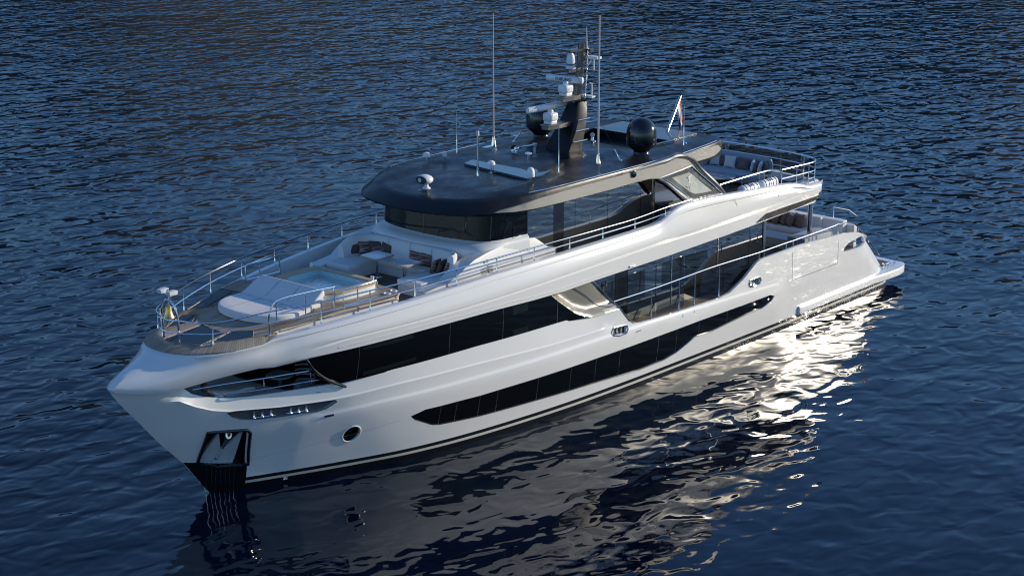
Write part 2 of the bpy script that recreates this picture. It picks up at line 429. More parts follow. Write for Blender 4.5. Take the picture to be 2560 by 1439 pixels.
WAVE = (.22, .15, .007); LEE = .48
bm = NB()
g = [-6000, -2500, -900, -300, -100, -40, 0, 40, 100, 300, 900, 2500, 6000]
vs = [[bm.verts.new((x, y, 0)) for y in g] for x in g]
for i in range(len(g)-1):
    for j in range(len(g)-1): bm.faces.new((vs[i][j], vs[i+1][j], vs[i+1][j+1], vs[i][j+1]))
sea = link('water', bm, water_material(), smooth=0, kind='structure')
# far wooded shore that the sea mirrors as dark patches
bm = NB(); rnd = random.Random(11); NA = 90
def hill_h(a): return 62+26*math.sin(a*3.1+1)+16*math.sin(a*7.3)+9*math.sin(a*17.1+2)
rr = [620, 700, 800, 950, 1150]; kk = [0, .35, .75, 1.0, .9]; RV = []
for i in range(NA+1):
    a = R(150+150*i/NA); RV.append([bm.verts.new((70+r*math.cos(a)*(1+.04*math.sin(9*a)), 43+r*math.sin(a), 2.0*hill_h(a)*k*(1+.08*math.sin(31*a+j))-1)) for j, (r, k) in enumerate(zip(rr, kk))])
for A, B in zip(RV, RV[1:]):
    for j in range(4): bm.faces.new((A[j], A[j+1], B[j+1], B[j]))
link('hills', bm, mat('hill_scrub', (.060, .055, .040), .95, var=(.02, .4)), smooth=40, kind='structure')
# ================================================================ the yacht
Y = thing('motor_yacht', 'large white tri-deck motor yacht with black roof lying still on dark blue water', 'yacht')
def hp(x, z, off=0): return Vector((x, hull_y(x, z)+off, z))
stem_line = [(stem_x(z)-.004, z) for z in (-.8, -.4, 0, .4, .8, 1.2, 1.6, 2, 2.4, 2.8, 3.2, 3.6, 3.9)]
hull_out = [(.7, -.8)]+stem_line+[(36.86, 4.1), (35.6, 3.88), (34.96, 3.95), (34.75, 3.72), (34.54, 3.54), (34.2, 3.38), (33.91, 3.30), (33.4, 3.2), (32.93, 3.15), (31.67, 3.13), (30.34, 3.14), (28.48, 3.24), (25.3, 3.29), (21.7, 3.26), (18.7, 3.215), (18.56, 3.08),
    (18.34, 2.81), (18.10, 2.60), (17.79, 2.43), (17.45, 2.35), (16.9, 2.31), (15.18, 2.25), (12.79, 2.2), (12.2, 2.27), (11.8, 2.42), (11.3, 2.62), (10.8, 2.90), (10.5, 3.06), (10.2, 3.12), (7.59, 3.13), (4.68, 2.98), (3.84, 2.88), (3.3, 2.79), (2.95, 2.66), (2.55, 2.50), (1.28, 1.38), (.65, .80), (.62, .3)]
win_hull = [(27.78, 1.55), (27.61, 1.38), (26.87, 1.02), (26.57, 0.96), (25.01, 0.87), (22.49, 0.81), (19.85, 0.73), (17.32, 0.60), (15.92, 0.62), (15.26, 0.73), (14.67, 0.92), (14.20, 1.08), (13.23, 1.04), (11.09, 1.19), (10.01, 1.21), (9.43, 1.39), (9.29, 1.53), (9.58, 1.63), (11.13, 1.63), (12.86, 1.64), (14.00, 1.65), (15.32, 1.64), (17.65, 1.64), (23.55, 1.65), (24.33, 1.65), (25.07, 1.64), (26.03, 1.66), (26.65, 1.66), (27.28, 1.67)]
pc = (29.68, 1.35)
port_hole = [(pc[0]+.27*math.cos(a*math.pi/12), pc[1]+.27*math.sin(a*math.pi/12)) for a in range(24)]
fair_hole = [(33.57, 2.80), (33.33, 2.80), (32.08, 2.70), (30.45, 2.65), (30.39, 2.59), (30.68, 2.41), (30.96, 2.37), (32.02, 2.40), (32.70, 2.43), (33.16, 2.52), (33.41, 2.65)]
pocket = [(33.95, 2.17), (32.89, 2.07), (32.80, 1.97), (32.59, 0.87), (33.39, 0.92), (33.96, 1.15)]
moor1 = [(18.90, 2.51), (18.20, 2.44), (18.26, 2.18), (18.94, 2.25)]
moor2 = [(10.95, 2.48), (10.30, 2.47), (10.28, 2.20), (10.93, 2.23)]
stern_hole = [(4.39, 2.21), (4.34, 2.36), (4.03, 2.50), (3.60, 2.54), (3.04, 2.59), (2.35, 2.14), (3.30, 2.15)]
holes = [win_hull, port_hole, fair_hole, pocket, moor1, moor2, stern_hole]
kn = [[(x/2, knuckle_z(x/2)+d) for x in range(18, 63)] for d in (-.02, .03, .08, .13)]
kn = [[p for p in l] for l in kn]
kn += [[(x/2, lip_z(x/2)+d) for x in range(38, 71)] for d in (-.01, .04)]
bm = NB()
skin(bm, hull_out, lambda x, z: hp(x, z), holes, grid=.26, off=(0, -.10, 0), extra=kn, ratio=.8, clear=.75)
for v in bm.verts:
    if v.co.y < .004: v.co.y = 0
mirror_y(bm); bmesh.ops.remove_doubles(bm, verts=bm.verts, dist=.0008)
hull = link('hull', bm, HULLM, Y, smooth=22)
# stern sheet and inner bottom so nothing shows through
bm = NB(); box(bm, .9, 1.0, -3.3, 3.3, -.8, .66); box(bm, 1.0, 3.0, -3.28, 3.28, .60, .66); link('transom', bm, HULLM, Y, smooth=0)
# hull side windows: panes between mullions
def panes(poly, cuts, name, m, off, thick=.010, gap=.022, mir=True, grid=.35, f=None, fy=None):
    cuts = sorted(cuts); lo = min(p[0] for p in poly)-.01; hi = max(p[0] for p in poly)+.01
    L = [lo]+cuts+[hi]
    for a, b in zip(L, L[1:]):
        P = clipx(poly, a+gap/2, b-gap/2)
        if len(P) < 3: continue
        for s in ((1, -1) if mir else (1,)):
            bm = NB(); skin(bm, P, (f or (lambda x, z: Vector((x, ((fy or hull_y)(x, z)+off)*s, z)))) if s > 0 or f is None else (lambda x, z: (lambda q: Vector((q[0], -q[1], q[2])))(f(x, z))), grid=grid, off=(0, -thick*s, 0))
            link(name, bm, m, Y, smooth=25)
def hull_panel(poly, name, m, off, s=1, grid=.3, thick=.02, parent=None, fy=None):
    bm = NB(); skin(bm, poly, lambda x, z: Vector((x, ((fy or hull_y)(x, z)+off)*s, z)), grid=grid, off=(0, -thick*s, 0)); return link(name, bm, m, parent or Y, smooth=25)
for s in (1, -1): hull_panel(offset_poly(win_hull, .02) if 0 else win_hull, 'window_mullions', MULL, -.056, s, thick=.02)
panes(win_hull, [(26.62, 1.41)[0], (26.00, 1.41)[0], (25.06, 1.39)[0], (24.31, 1.41)[0], (22.52, 1.26)[0], (20.96, 1.30)[0], (19.71, 1.13)[0], (18.45, 1.11)[0], (16.31, 1.17)[0], (15.26, 1.21)[0], (13.95, 1.20)[0], (12.23, 1.41)[0]], 'hull_window', GLASS, -.05)
for s in (1, -1):
    ph = hull_panel(port_hole, 'porthole', GLASS, -.07, s, .1)
    bm = NB(); tube(bm, [Vector((x, (hull_y(x, z)+.004)*s, z)) for x, z in port_hole], .022, 6, closed=True); link('porthole_rim', bm, WHITE, ph)
    for P in (moor1, moor2):
        o = hull_panel(P, 'mooring_recess', GLOSSB, -.09, s, .2)
        cx = sum(p[0] for p in P)/4; cz = sum(p[1] for p in P)/4
        bm = NB()
        Q = [hp(x, z, .012) for x, z in P]; Q = [Vector((q.x, q.y*s, q.z)) for q in Q]; tube(bm, smooth_path(Q+[Q[0]], 2), .022, 6, closed=False)
        for d in (-.12, .1): tube(bm, [Vector((cx+d, (hull_y(cx, cz)-.02)*s, cz-.12)), Vector((cx+d, (hull_y(cx, cz)-.02)*s, cz+.12))], .03, 8)
        link('fairlead', bm, STEEL, o, smooth=40)
# bow fairlead slot with rollers
for s in (1, -1):
    bm = NB(); skin(bm, fair_hole, lambda x, z: Vector((x, (hull_y(x, z)-.30)*s, z)), grid=.2, off=(0, .2*s, 0)); r_ = link('bow_fairlead_recess', bm, mat('recess_grey', (.13, .13, .135), .3, coat=.3), Y)
    bm = NB(); Q = [hp(x, z, .006) for x, z in dens(fair_hole, .15)]; Q = [Vector((q.x, q.y*s, q.z)) for q in Q]; tube(bm, Q, .018, 6, closed=True); link('slot_frame', bm, GLOSSB, r_)
    for px, h in ((640, .20), (665, .15), (688, .15), (721, .16), (744, .16), (765, .20)):
        x, z = {640: (32.77, 2.56), 665: (32.54, 2.57), 688: (32.29, 2.57), 721: (31.72, 2.53), 744: (31.49, 2.53), 765: (31.26, 2.52)}[px]
        bm = NB(); y = (hull_y(x, z)-.03)*s; lathe(bm, [(.0, 0), (.05, 0), (.035, .03), (.025, h*.5), (.03, h), (0, h)], (x, y, z-.08), 12); link('roller', bm, STEEL, r_)
    for a, c in (((32.71, 2.48), (32.15, 2.46)), ((31.86, 2.46), (31.34, 2.46))):
        bm = NB(); tube(bm, [(a[0], (hull_y(*a)-.0)*s, a[1]), (c[0], (hull_y(*c)-.0)*s, c[1])], .018, 6); link('roller_bar', bm, STEEL, r_)
# anchor pocket: steel box, flukes, black plate down to the water
for s in (1, -1):
    ins = lambda x, z: Vector((x-.05, (hull_y(x, z)-.26)*s, z))
    bm = NB(); skin(bm, pocket, ins, grid=.2); 
    D = dens(pocket, .2); A = [bm.verts.new((x, (hull_y(x, z)-.05)*s, z)) for x, z in D]; B = [bm.verts.new(ins(x, z)) for x, z in D]
    for i in range(len(D)): j = (i+1) % len(D); bm.faces.new((A[i], A[j], B[j], B[i]))
    pk = link('anchor_pocket', bm, GLOSSB, Y, recalc=False)
    plate = [(34.39, 1.23), (33.96, 1.15), (33.39, 0.92), (32.59, 0.87), (32.54, 0.41), (32.48, -0.06), (33.44, 0.09)]
    plate = [(min(x, stem_x(z)-.01), z) for x, z in plate]+[(stem_x(.6)-.01, .6)]
    plate = [(stem_x(z)-.012, z) for z in (1.22, .9, .6, .3, 0, -.2)]+[((32.48, -0.06)[0], -.2), (32.54, 0.41), (32.59, 0.87), (33.39, 0.92), (33.96, 1.15)]
    hull_panel(plate, 'anchor_plate', GLOSSB, .012, s, .2, .02)
    rim = offset_poly(pocket, .05)
    hull_panel(rim, 'x', GLOSSB, .01, s) if 0 else None
    bm = NB(); Q = [hp(x, z, .005) for x, z in dens(offset_poly(pocket, .03), .15)]; Q = [Vector((q.x, q.y*s, q.z)) for q in Q]; tube(bm, Q, .055, 8, closed=True); link('pocket_rim', bm, GLOSSB, pk)
    # anchor
    def ap(u, v, o): # u across the pocket (0 fore .. 1 aft), v 0 bottom .. 1 top
        a = Vector((33.98, 0, 1.30)).lerp(Vector((33.65, 0, 2.10)), v); b = Vector((32.85, 0, 1.15)).lerp(Vector((32.76, 0, 2.02)), v)
        q = a.lerp(b, u); return Vector((q.x, (hull_y(q.x, q.z)-.26+o)*s, q.z))
    bm = NB()
    for pl in ([(.08, -.14), (.45, -.16), (.45, .36), (.14, .98)], [(.55, -.16), (.93, -.14), (.90, 1.0), (.55, .36)]):
        f_ = [bm.verts.new(ap(u, v, .06+.10*(1-v))) for u, v in pl]; g_ = [bm.verts.new(ap(u, v, .01)) for u, v in pl]
        bm.faces.new(f_); bm.faces.new(g_[::-1])
        for i in range(4): bm.faces.new((f_[i], f_[(i+1) % 4], g_[(i+1) % 4], g_[i]))
    tube(bm, [ap(.5, .0, .10), ap(.5, .35, .12)], .085, 6); tube(bm, [ap(.05, -.20, .10), ap(.95, -.20, .10)], .07, 6)
    link('anchor', bm, mat('galvanised_steel', (.50, .53, .56), .5, metal=.2, var=(4, .2)), pk, smooth=30)
    bm = NB(); tube(bm, [ap(.5, .3, .13), ap(.5, .62, .10), ap(.5, .92, .03)], .06, 10, radii=[.05, .055, .07]); lathe(bm, [(.0, 0), (.12, 0), (.12, .05), (0, .05)], ap(.5, .85, .03), 16, axis=(0, s, .2)); link('anchor_shank', bm, STEELD, pk)
    bm = NB()
    lo = [(33.57, 0.14), (33.44, 0.18), (33.32, 0.10), (33.19, 0.08), (33.05, 0.05), (32.93, 0.03), (32.81, 0.01)]; hi = [(33.75, 1.16), (33.62, 1.14), (33.49, 1.09), (33.36, 1.04), (33.23, 1.00), (33.10, 0.98), (32.97, 0.95)]
    for a, b in zip(lo, hi): tube(bm, [(a[0]+(b[0]-a[0])*t, (hull_y(a[0]+(b[0]-a[0])*t, a[1]+(b[1]-a[1])*t)+.02)*s, a[1]+(b[1]-a[1])*t) for t in (-.2, 0, .25, .5, .75, 1)], .008, 5)
    link('wear_strips', bm, STEEL, pk)
# small marks and panel seams on the port side
def seam(pts, w=.010, m=SEAM, s=1, name='panel_seam', off=.0):
    bm = NB(); tube(bm, [Vector((x, (hull_y(x, z)+off)*s, z)) for x, z in dens(pts, .3, False)], w, 4); return link(name, bm, m, Y)
for s in (1, -1):
    seam([(8.12, 2.96), (8.06, 1.86)], .007, s=s); seam([(8.06, 1.86), (4.81, 1.84)], .014, s=s); seam([(4.81, 1.84), (4.80, 2.77)], .007, s=s)
    seam([(17.73, 2.10), (17.46, 2.10)], .02, s=s, name='scupper'); seam([(15.06, 2.02), (15.07, 2.14)], .014, s=s, name='vent_mark'); seam([(14.40, 2.02), (14.40, 2.13)], .014, s=s, name='vent_mark')
    seam([(30.70, 2.15), (30.43, 2.16)], .035, s=s, name='exhaust_slot', m=GLOSSB)
    seam([(32.61, 0.98), (28.14, 1.49), (23.39, 1.40)][:2], .004, s=s)
for (px, z0) in ((710, 0), (865, 0)):
    a = {710: (31.36, 0.12), 865: (29.49, 0.36)}[px]
    M = Matrix.Translation(hp(a[0], a[1], .012)) @ Matrix.Rotation(math.atan2(hull_y(a[0]-.3, a[1])-hull_y(a[0]+.3, a[1]), -.6) , 4, 'Z') @ Matrix.Rotation(R(90), 4, 'X')
    text_mesh('draft_mark', '20' if px == 710 else '21', .14, M, WPLAST if px == 710 else GLOSSB, Y)
# lower rubbing sponson and swim platform
bm = NB()
prof = [(0, .40), (.12, .40), (.17, .42), (.17, .49), (.14, .50), (.14, .525), (.17, .535), (.165, .64), (.13, .69), (0, .70)]
secs = []
for x in [7.45, 7.3, 6.5, 5, 3.5, 2, 1, .2, -.4, -.8]:
    k = 1 if x < 7.44 else .85
    yb = hull_y(max(x, 1.2), .5)-.04+(.12 if x < 2 else 0)*sstep(2.5, .5, x)
    inn = sstep(-.1, -.9, x)*.35
    secs.append([(x, yb-inn+p*k, z) for p, z in prof]+[(x, yb-.25-inn, .70), (x, yb-.25-inn, .40)])
rings_loft(bm, secs, True, True); link('rubbing_sponson', bm, WHITE, Y, smooth=40)
bm = NB(); rings_loft(bm, [[(a, -b, c) for a, b, c in q] for q in secs], True, True); link('rubbing_sponson', bm, WHITE, Y, smooth=40)
bm = NB(); plat = chaikin([(2.6, -3.3), (2.6, 3.3), (-.5, 3.45), (-.95, 3.0), (-1.0, 0), (-.95, -3.0), (-.5, -3.45)], 2); prism(bm, plat, .40, .675); pf = link('swim_platform', bm, WHITE, Y, smooth=30)
bm = NB(); prism(bm, offset_poly(plat, -.38), .672, .682); link('platform_teak', bm, TEAKD, pf, smooth=0)
bm = NB()
def cleat(bm, x, y, z, s=1.0, ang=0):
    c, n_ = math.cos(ang), math.sin(ang)
    for d in (-.09*s, .09*s): tube(bm, [(x+d*c, y+d*n_, z), (x+d*c*1.15, y+d*n_*1.15, z+.15*s)], .028*s, 8)
    tube(bm, [(x-.2*s*c, y-.2*s*n_, z+.19*s), (x-.1*s*c, y-.1*s*n_, z+.15*s), (x+.1*s*c, y+.1*s*n_, z+.15*s), (x+.2*s*c, y+.2*s*n_, z+.19*s)], .025*s, 8)
cx, cy = (0.51, 3.45)
for s in (1, -1):
    bm = NB(); cleat(bm, cx, (min(cy, 3.3))*s, .69, 1.4); link('cleat', bm, STEEL, pf)

# ================================================================ upper-deck fascia and bulwark
low = [(33.01, 1.82, 4.15), (31.41, 2.45, 4.23), (26.14, 3.45, 4.37), (24.17, 3.61, 4.38), (22.07, 3.70, 4.32), (20.08, 3.74, 4.37), (16.85, 3.75, 4.40), (12.85, 3.75, 4.47), (11.66, 3.74, 4.50)]
zb_ = pchip([5.8, 7.0, 10.4]+[p[0] for p in reversed(low)]+[33.6], [4.6, 4.60, 4.53]+[p[2] for p in reversed(low)]+[4.16])
zt_ = pchip([5.5, 6.9, 7.4, 8.0, 11.5, 13.2, 14.86, 15.3, 15.78, 16.2, 16.7, 19.7, 23.6, 26.94, 29.84, 32.5], [5.27, 5.29, 5.42, 5.56, 5.85, 5.97, 6.02, 5.97, 5.84, 5.68, 5.60, 5.57, 5.54, 5.37, 5.20, 4.94])
c2_ = pchip([6, 8, 12, 17.5, 22, 26, 30, 33.9], [5.0, 5.04, 4.93, 4.9, 4.8, 4.68, 4.60, 4.42])
rows = []
def sect(x, top, bot, c2z, T, inner):
    """outer profile between a top and a bottom point; T = (top xyz), bot = (bottom xyz)"""
    T = Vector(top); B = Vector(bot); n = Vector((B.x-T.x, B.y-T.y, 0)); H = T.z-B.z
    tz = max(.15, min(.9, (T.z-c2z)/H)); out = []
    nn = T_n if (T_n := n_out(x)) else Vector((0, 1, 0))
    for t, d in ((0, -.11), (.02, -.05), (.06, -.02), (.15, .01), (.185, -.055), (tz*.5, .0), (tz*.72, .045), (tz-.07, .04), (tz-.005, -.015), (tz+.02, .045), (1, .03), (1.0, -.03)):
        p = T.lerp(B, t); p = p+nn*d*(1 if inner else .35)
        out.append(p)
    return out
def n_out(x):
    if x > 36.6: return Vector((1, 0, 0))
    a = hull_y(min(x, 36.5)-.1, 4.0); b = hull_y(min(x, 36.5)+.1, 4.0); v = Vector((a-b, .2, 0)); return v.normalized()
def nose_pts(T, B):
    out = []; d2 = Vector((B.x-T.x, B.y-T.y, 0))
    d2 = n_out(B.x)
    for t, d in ((0, 0), (.05, .015), (.10, .03), (.14, .015), (.18, .0), (.35, .02), (.5, .05), (.7, .09), (.86, .09), (.96, .05), (1.0, .0), (1.01, -.08)):
        p = T.lerp(B, min(t, 1)); p.z += d*1.0; p += d2*(d*.5); out.append(p)
    return out
nose = [((35.08, 0, 4.80), (36.88, 0, 4.10)), ((35.06, .32, 4.80), (36.80, .16, 4.07)), ((34.97, .66, 4.80), (36.45, .34, 3.99)), ((34.80, .95, 4.80), (36.0, .58, 3.90)), ((34.53, 1.22, 4.80), (35.5, .82, 3.88)),
        ((34.2, 1.45, 4.80), (34.9, 1.08, 3.97)), ((33.8, 1.64, 4.80), (34.2, 1.38, 4.08)), ((33.3, 1.80, 4.81), (33.6, 1.64, 4.16)), ((32.85, 1.93, 4.84), (32.95, 1.90, 4.22))]
for k, (T, B) in enumerate(nose):
    T = Vector(T); B = Vector(B); out = []
    d2 = Vector((B.x-T.x, B.y-T.y, 0)); d2 = n_out(B.x)
    for t, d in ((0, 0), (.05, .015), (.10, .03), (.14, .015), (.18, .0), (.35, .02), (.5, .05), (.7, .09), (.86, .09), (.96, .05), (1.0, .0), (1.01, -.08)):
        p = T.lerp(B, min(t, 1)); p.z += d*1.0; p += d2*(d*.5) ; out.append(p)
    rows.append([T+Vector((-.1*d2.x, -.1*d2.y, -.25)), T+Vector((-.03*d2.x, -.03*d2.y, -.02))]+out+[B-d2*.35+Vector((0, 0, .02))])
xs_ = [32.5, 32, 31.5, 31, 30.3, 29.5, 28.5, 27.5, 26, 24.5, 23, 21.5, 20, 18.5, 17.2, 16.7, 16.4, 16.2, 16.0, 15.8, 15.5, 15.2, 14.8, 14.2, 13.2, 12, 11, 10, 9, 8.4, 8.0, 7.7, 7.4, 7.1, 6.8, 6.4, 6.0]
for x in xs_:
    yb = hull_y(min(x, 34), 4.2) if x > 4 else 3.6
    zt = zt_(x); zb = zb_(x); sl = sstep(7.2, 6.0, x)
    if 18.2 < x < 35: yb = breadth(stem_x(4.2)-x)
    T = Vector((x-.35*sl, yb-.02, zt)); B = Vector((x+.35*sl, yb, zb))
    if x < 6.1: T.y -= .25; B.y -= .3
    s_ = sect(x, T, B, c2_(x), None, True); nw = sstep(32.9, 29.8, x); s_ = [a.lerp(b, nw) for a, b in zip(nose_pts(T, B), s_)]; ky = sstep(32.4, 30.5, x)
    rows.append([Vector((T.x, yb-.34-.0, 4.80)), Vector((T.x, yb-.30, zt-.01))]+s_+[Vector((B.x, yb-.5, zb+.02))])
bm = NB()
rv = [[bm.verts.new(p) for p in r] for r in rows]
for A, B in zip(rv, rv[1:]):
    for j in range(len(A)-1): bm.faces.new((A[j], A[j+1], B[j+1], B[j]))
bm.faces.new(rv[-1])
for v in bm.verts:
    if abs(v.co.y) < .004: v.co.y = 0
mirror_y(bm); bmesh.ops.remove_doubles(bm, verts=bm.verts, dist=.001)
fascia = link('upper_bulwark', bm, WHITE, Y, smooth=24)
def fas(x, z, s=1, off=.0):
    """a point on the outer face of the upper bulwark"""
    T = Vector((x, hull_y(x, 4.2)-.02, zt_(x))); yb = breadth(stem_x(4.2)-x) if x > 18.2 else hull_y(x, 4.2)
    zt, zb, c2 = zt_(x), zb_(x), c2_(x); t = (zt-z)/(zt-zb); tz = max(.15, min(.9, (zt-c2)/(zt-zb)))
    P = [(0, -.05), (.15, .01), (.185, -.055), (tz*.5, .0), (tz*.72, .045), (tz-.07, .04), (tz-.005, -.015), (tz+.02, .045), (1, .03)]
    d = P[0][1]
    for (a, p), (b, q) in zip(P, P[1:]):
        if a <= t <= b: d = p+(q-p)*(t-a)/(b-a)
    return Vector((x, (yb-.01+d+off)*s, z))
# vent slots near the stern and details on the fascia
for s in (1, -1):
    P = [(10.69, 4.58), (10.05, 4.81), (9.07, 4.83), (6.37, 4.85), (6.70, 4.71), (7.96, 4.64)]
    bm = NB(); skin(bm, P, lambda x, z: Vector((x, (hull_y(x, 4.2)+.085)*s, z)), grid=.25, off=(0, -.08*s, 0)); v_ = link('side_vent', bm, mat('vent_black', (.012, .012, .013), .45), Y)
    bm = NB(); tube(bm, [Vector((x, (hull_y(x, 4.2)+.09)*s, z)) for x, z in ((8.72, 4.59), (8.52, 4.81))], .012, 5); link('vent_divider', bm, DARKP, v_)
    bm = NB(); L_ = [(x, zb_(x)+.13) for x in [30.6, 30, 29, 28, 27, 26, 25, 24, 23, 22, 21, 20, 19]]; tube(bm, [fas(x, z, s, .01) for x, z in L_], .014, 5); link('awning_track', bm, LGREY, Y)
    bm = NB(); a = (18.15, 4.47); c = (17.87, 4.46); tube(bm, [fas(a[0], a[1], s, .03), fas(c[0], c[1], s, .03)], .03, 8); link('deck_light', bm, STEEL, Y)
    for px in ((1840,488,1850,540), (1950,466,1955,500)):
        bm = NB(); tube(bm, [fas((-4.49, 2.44)[0]*0+q[0], q[1], s, .004) for q in ([(12.13, 5.86), (11.89, 5.48), (11.79, 5.03)] if px[0] == 1840 else [(9.44, 5.64), (9.21, 5.35), (9.17, 5.14)])], .006, 4); link('panel_seam', bm, SEAM, Y)
# ================================================================ decks
def deck_out(x0, x1, z, ins, n=24):
    P = []
    for i in range(n+1):
        x = x0+(x1-x0)*i/n; P.append((x, max(.02, breadth(stem_x(z)-x)-ins)))
    return [(x, -y) for x, y in P]+[(x, y) for x, y in reversed(P)]
bm = NB(); prism(bm, deck_out(6.3, 31.4, 4.3, .30), 4.60, 4.85); link('upper_deck', bm, TEAKD, Y, smooth=0)
bm = NB(); prism(bm, deck_out(31.2, 34.6, 4.3, .35), 4.50, 4.68); link('foredeck_base', bm, WHITE2, Y, smooth=0)
bm = NB(); prism(bm, deck_out(2.9, 20, 3, .12), 1.95, 2.08); link('main_deck', bm, TEAKD, Y, smooth=0)
bm = NB(); prism(bm, deck_out(28.0, 33.9, 2.2, .16), 2.40, 2.50); link('bow_terrace_floor', bm, TEAKD, Y, smooth=0)
# foredeck teak with its sloping lip
fz = pchip([27, 29.5, 31, 32.5, 34.6], [5.22, 5.22, 5.14, 5.04, 4.97])
ring_in = [(34.72, 0), (34.70, .25), (34.60, .50), (34.42, .78), (34.12, 1.08), (33.7, 1.38), (33.2, 1.62), (32.8, 1.78), (32.5, 1.88)]
ring_out = [(35.09, 0), (35.07, .32), (34.98, .66), (34.81, .95), (34.54, 1.22), (34.21, 1.45), (33.81, 1.64), (33.3, 1.80), (32.75, 1.95)]
edge = [(32.60, 2.07), (32.32, 1.82), (32.03, 1.78), (31.50, 1.94), (30.02, 2.08), (28.37, 2.30), (27.70, 2.28), (27.33, 2.03), (27.17, 1.74)]
half = ring_in+[p for p in edge if p[1] > .4]
half = half[:len(ring_in)]+[(32.25, 1.88)]+[(x, min(y, 2.45)) for x, y in edge[1:-1]]+[(27.1, 1.45)]
sside = [(27.1, -1.45)]+[(x, -min(y, 2.45)) for x, y in reversed(edge[5:-1])]+[(28.6, -2.05), (29.4, -1.92), (29.5, -2.78), (30.2, -2.62), (31.0, -2.38), (31.8, -2.12), (32.5, -1.88)]+[(x, -y) for x, y in reversed(ring_in[1:-1])]
out_ = half+sside
hat = {}
hatches = [('deck_skylight', [(34.62, -0.25), (33.11, -0.40), (33.24, 0.75), (34.32, 0.96), (34.65, 0.29)]),
           ('deck_skylight', [(33.85, 1.02), (33.01, 0.78), (32.57, 1.21), (32.97, 1.64), (33.40, 1.45)])]
bm = NB()
skin(bm, out_, lambda x, y: Vector((x, y, fz(x))), grid=.3, off=(0, 0, -.05)); fd = link('foredeck', bm, TEAK, Y, smooth=20)
bm = NB(); n = len(ring_in)
full_in = [(x, -y) for x, y in reversed(ring_in[1:])]+ring_in; full_out = [(x, -y) for x, y in reversed(ring_out[1:])]+ring_out
A = [bm.verts.new((x, y, fz(x)+.012)) for x, y in full_in]; A2 = [bm.verts.new((x-.03, y*.985, fz(x)+.012)) for x, y in full_in]; B = [bm.verts.new((x, y, 4.83)) for x, y in full_out]; B2 = [bm.verts.new((x, y, 4.78)) for x, y in full_out]
for i in range(len(A)-1):
    for P, Q in ((A2, A), (A, B), (B, B2)): bm.faces.new((P[i], P[i+1], Q[i+1], Q[i]))
link('toe_rail', bm, TEAKR, Y, smooth=50, recalc=False)
# teak rim of the ledge and its white face
E3 = [(x, y, fz(x)-.02) for x, y in half[len(ring_in):]]
for s in (1, -1): bm = NB(); tube(bm, [Vector((x, y*s, z)) for x, y, z in E3], .035, 6); link('ledge_rim', bm, mat('pale_teak', (.45, .36, .24), .55, var=(3, .15)), fd)
bm = NB()
for s in (1, -1):
    a = [bm.verts.new((x, (y-.03)*s, z)) for x, y, z in E3]; b = [bm.verts.new((x, (y-.03)*s, 4.55)) for x, y, z in E3]
    for i in range(len(a)-1): bm.faces.new((a[i], a[i+1], b[i+1], b[i]))
a = [bm.verts.new((27.08, 1.45*s, z)) for s in (1, -1) for z in (5.2, 4.8)]; bm.faces.new((a[0], a[1], a[3], a[2]))
link('ledge_face', bm, WHITE2, fd, smooth=30)
SKYL = mat('skylight_glass', (.004, .006, .010), .05, spec=.3, ior=1.38)
sky_all = [(h, s) for h in hatches for s in (1, -1)]
for i, ((nm, P), s) in enumerate(sky_all):
    if i == 1: continue
    Q = [(x, y*s) for x, y in P]
    if s < 0: pass
    bm = NB(); skin(bm, Q, lambda x, y: Vector((x, y, fz(x)+.012)), grid=.4, off=(0, 0, -.03)); h_ = link(nm, bm, SKYL, Y, smooth=0)
    bm = NB(); tube(bm, [(x, y, fz(x)+.006) for x, y in offset_poly(Q, .03)], .022, 5, closed=True); link('skylight_frame', bm, TEAK, h_)
for P in ([(33.93, -1.01), (32.92, -1.55), (32.57, -1.30), (33.13, -0.86)], [(32.37, -1.84), (30.56, -2.48), (30.44, -1.72), (31.78, -1.51)]):
    bm = NB(); skin(bm, P, lambda x, y: Vector((x, y, fz(x)+.012)), grid=.4, off=(0, 0, -.03)); h_ = link('deck_skylight', bm, SKYL, Y, smooth=0)
    bm = NB(); tube(bm, [(x, y, fz(x)+.006) for x, y in offset_poly(P, .03)], .022, 5, closed=True); link('skylight_frame', bm, TEAK, h_)
# cup-like vents in the ledge
for p in ((27.34, 1.80), (27.69, 1.87)):
    bm = NB(); lathe(bm, [(.0, -.02), (.07, -.02), (.085, .0), (.095, .035), (.11, .035), (.115, .0)], (*p, fz(p[0])+.005), 24); o = link('deck_vent', bm, WPLAST, Y)
    bm = NB(); lathe(bm, [(.0, 0), (.075, 0)], (*p, fz(p[0])+.004), 20); link('vent_opening', bm, GLOSSB, o, recalc=False)
# ================================================================ hot tub
tub_o = [(27.5, -1.15), (27.5, 1.15), (27.62, 1.36), (27.85, 1.46), (29.0, 1.46), (29.45, 1.30), (29.75, 1.0), (29.75, -1.0), (29.45, -1.3), (29.0, -1.46), (27.85, -1.46), (27.62, -1.36)]
tub_o = chaikin(tub_o, 1); tub_i = [(27.70, -1.12), (27.70, 1.12), (28.9, 1.16), (29.5, .85), (29.5, -.85), (28.9, -1.16)]
bm = NB(); rings_loft(bm, [[(x, y, 5.15) for x, y in offset_poly(tub_o, -.03)], [(x, y, 5.46) for x, y in offset_poly(tub_o, -.03)]]); tub = link('hot_tub', bm, WHITE2, Y, smooth=35)
bm = NB(); skin(bm, tub_o, lambda x, y: Vector((x, y, 5.52)), [tub_i], grid=.5, off=(0, 0, -.06)); link('teak_rim', bm, mat('pale_teak', (.45, .36, .24)), tub, smooth=0)
bm = NB()
D = dens(tub_i, .4); A = [bm.verts.new((x, y, 5.47)) for x, y in D]; B = [bm.verts.new((x, y, 4.9)) for x, y in D]
for i in range(len(D)): j = (i+1) % len(D); bm.faces.new((A[i], A[j], B[j], B[i]))
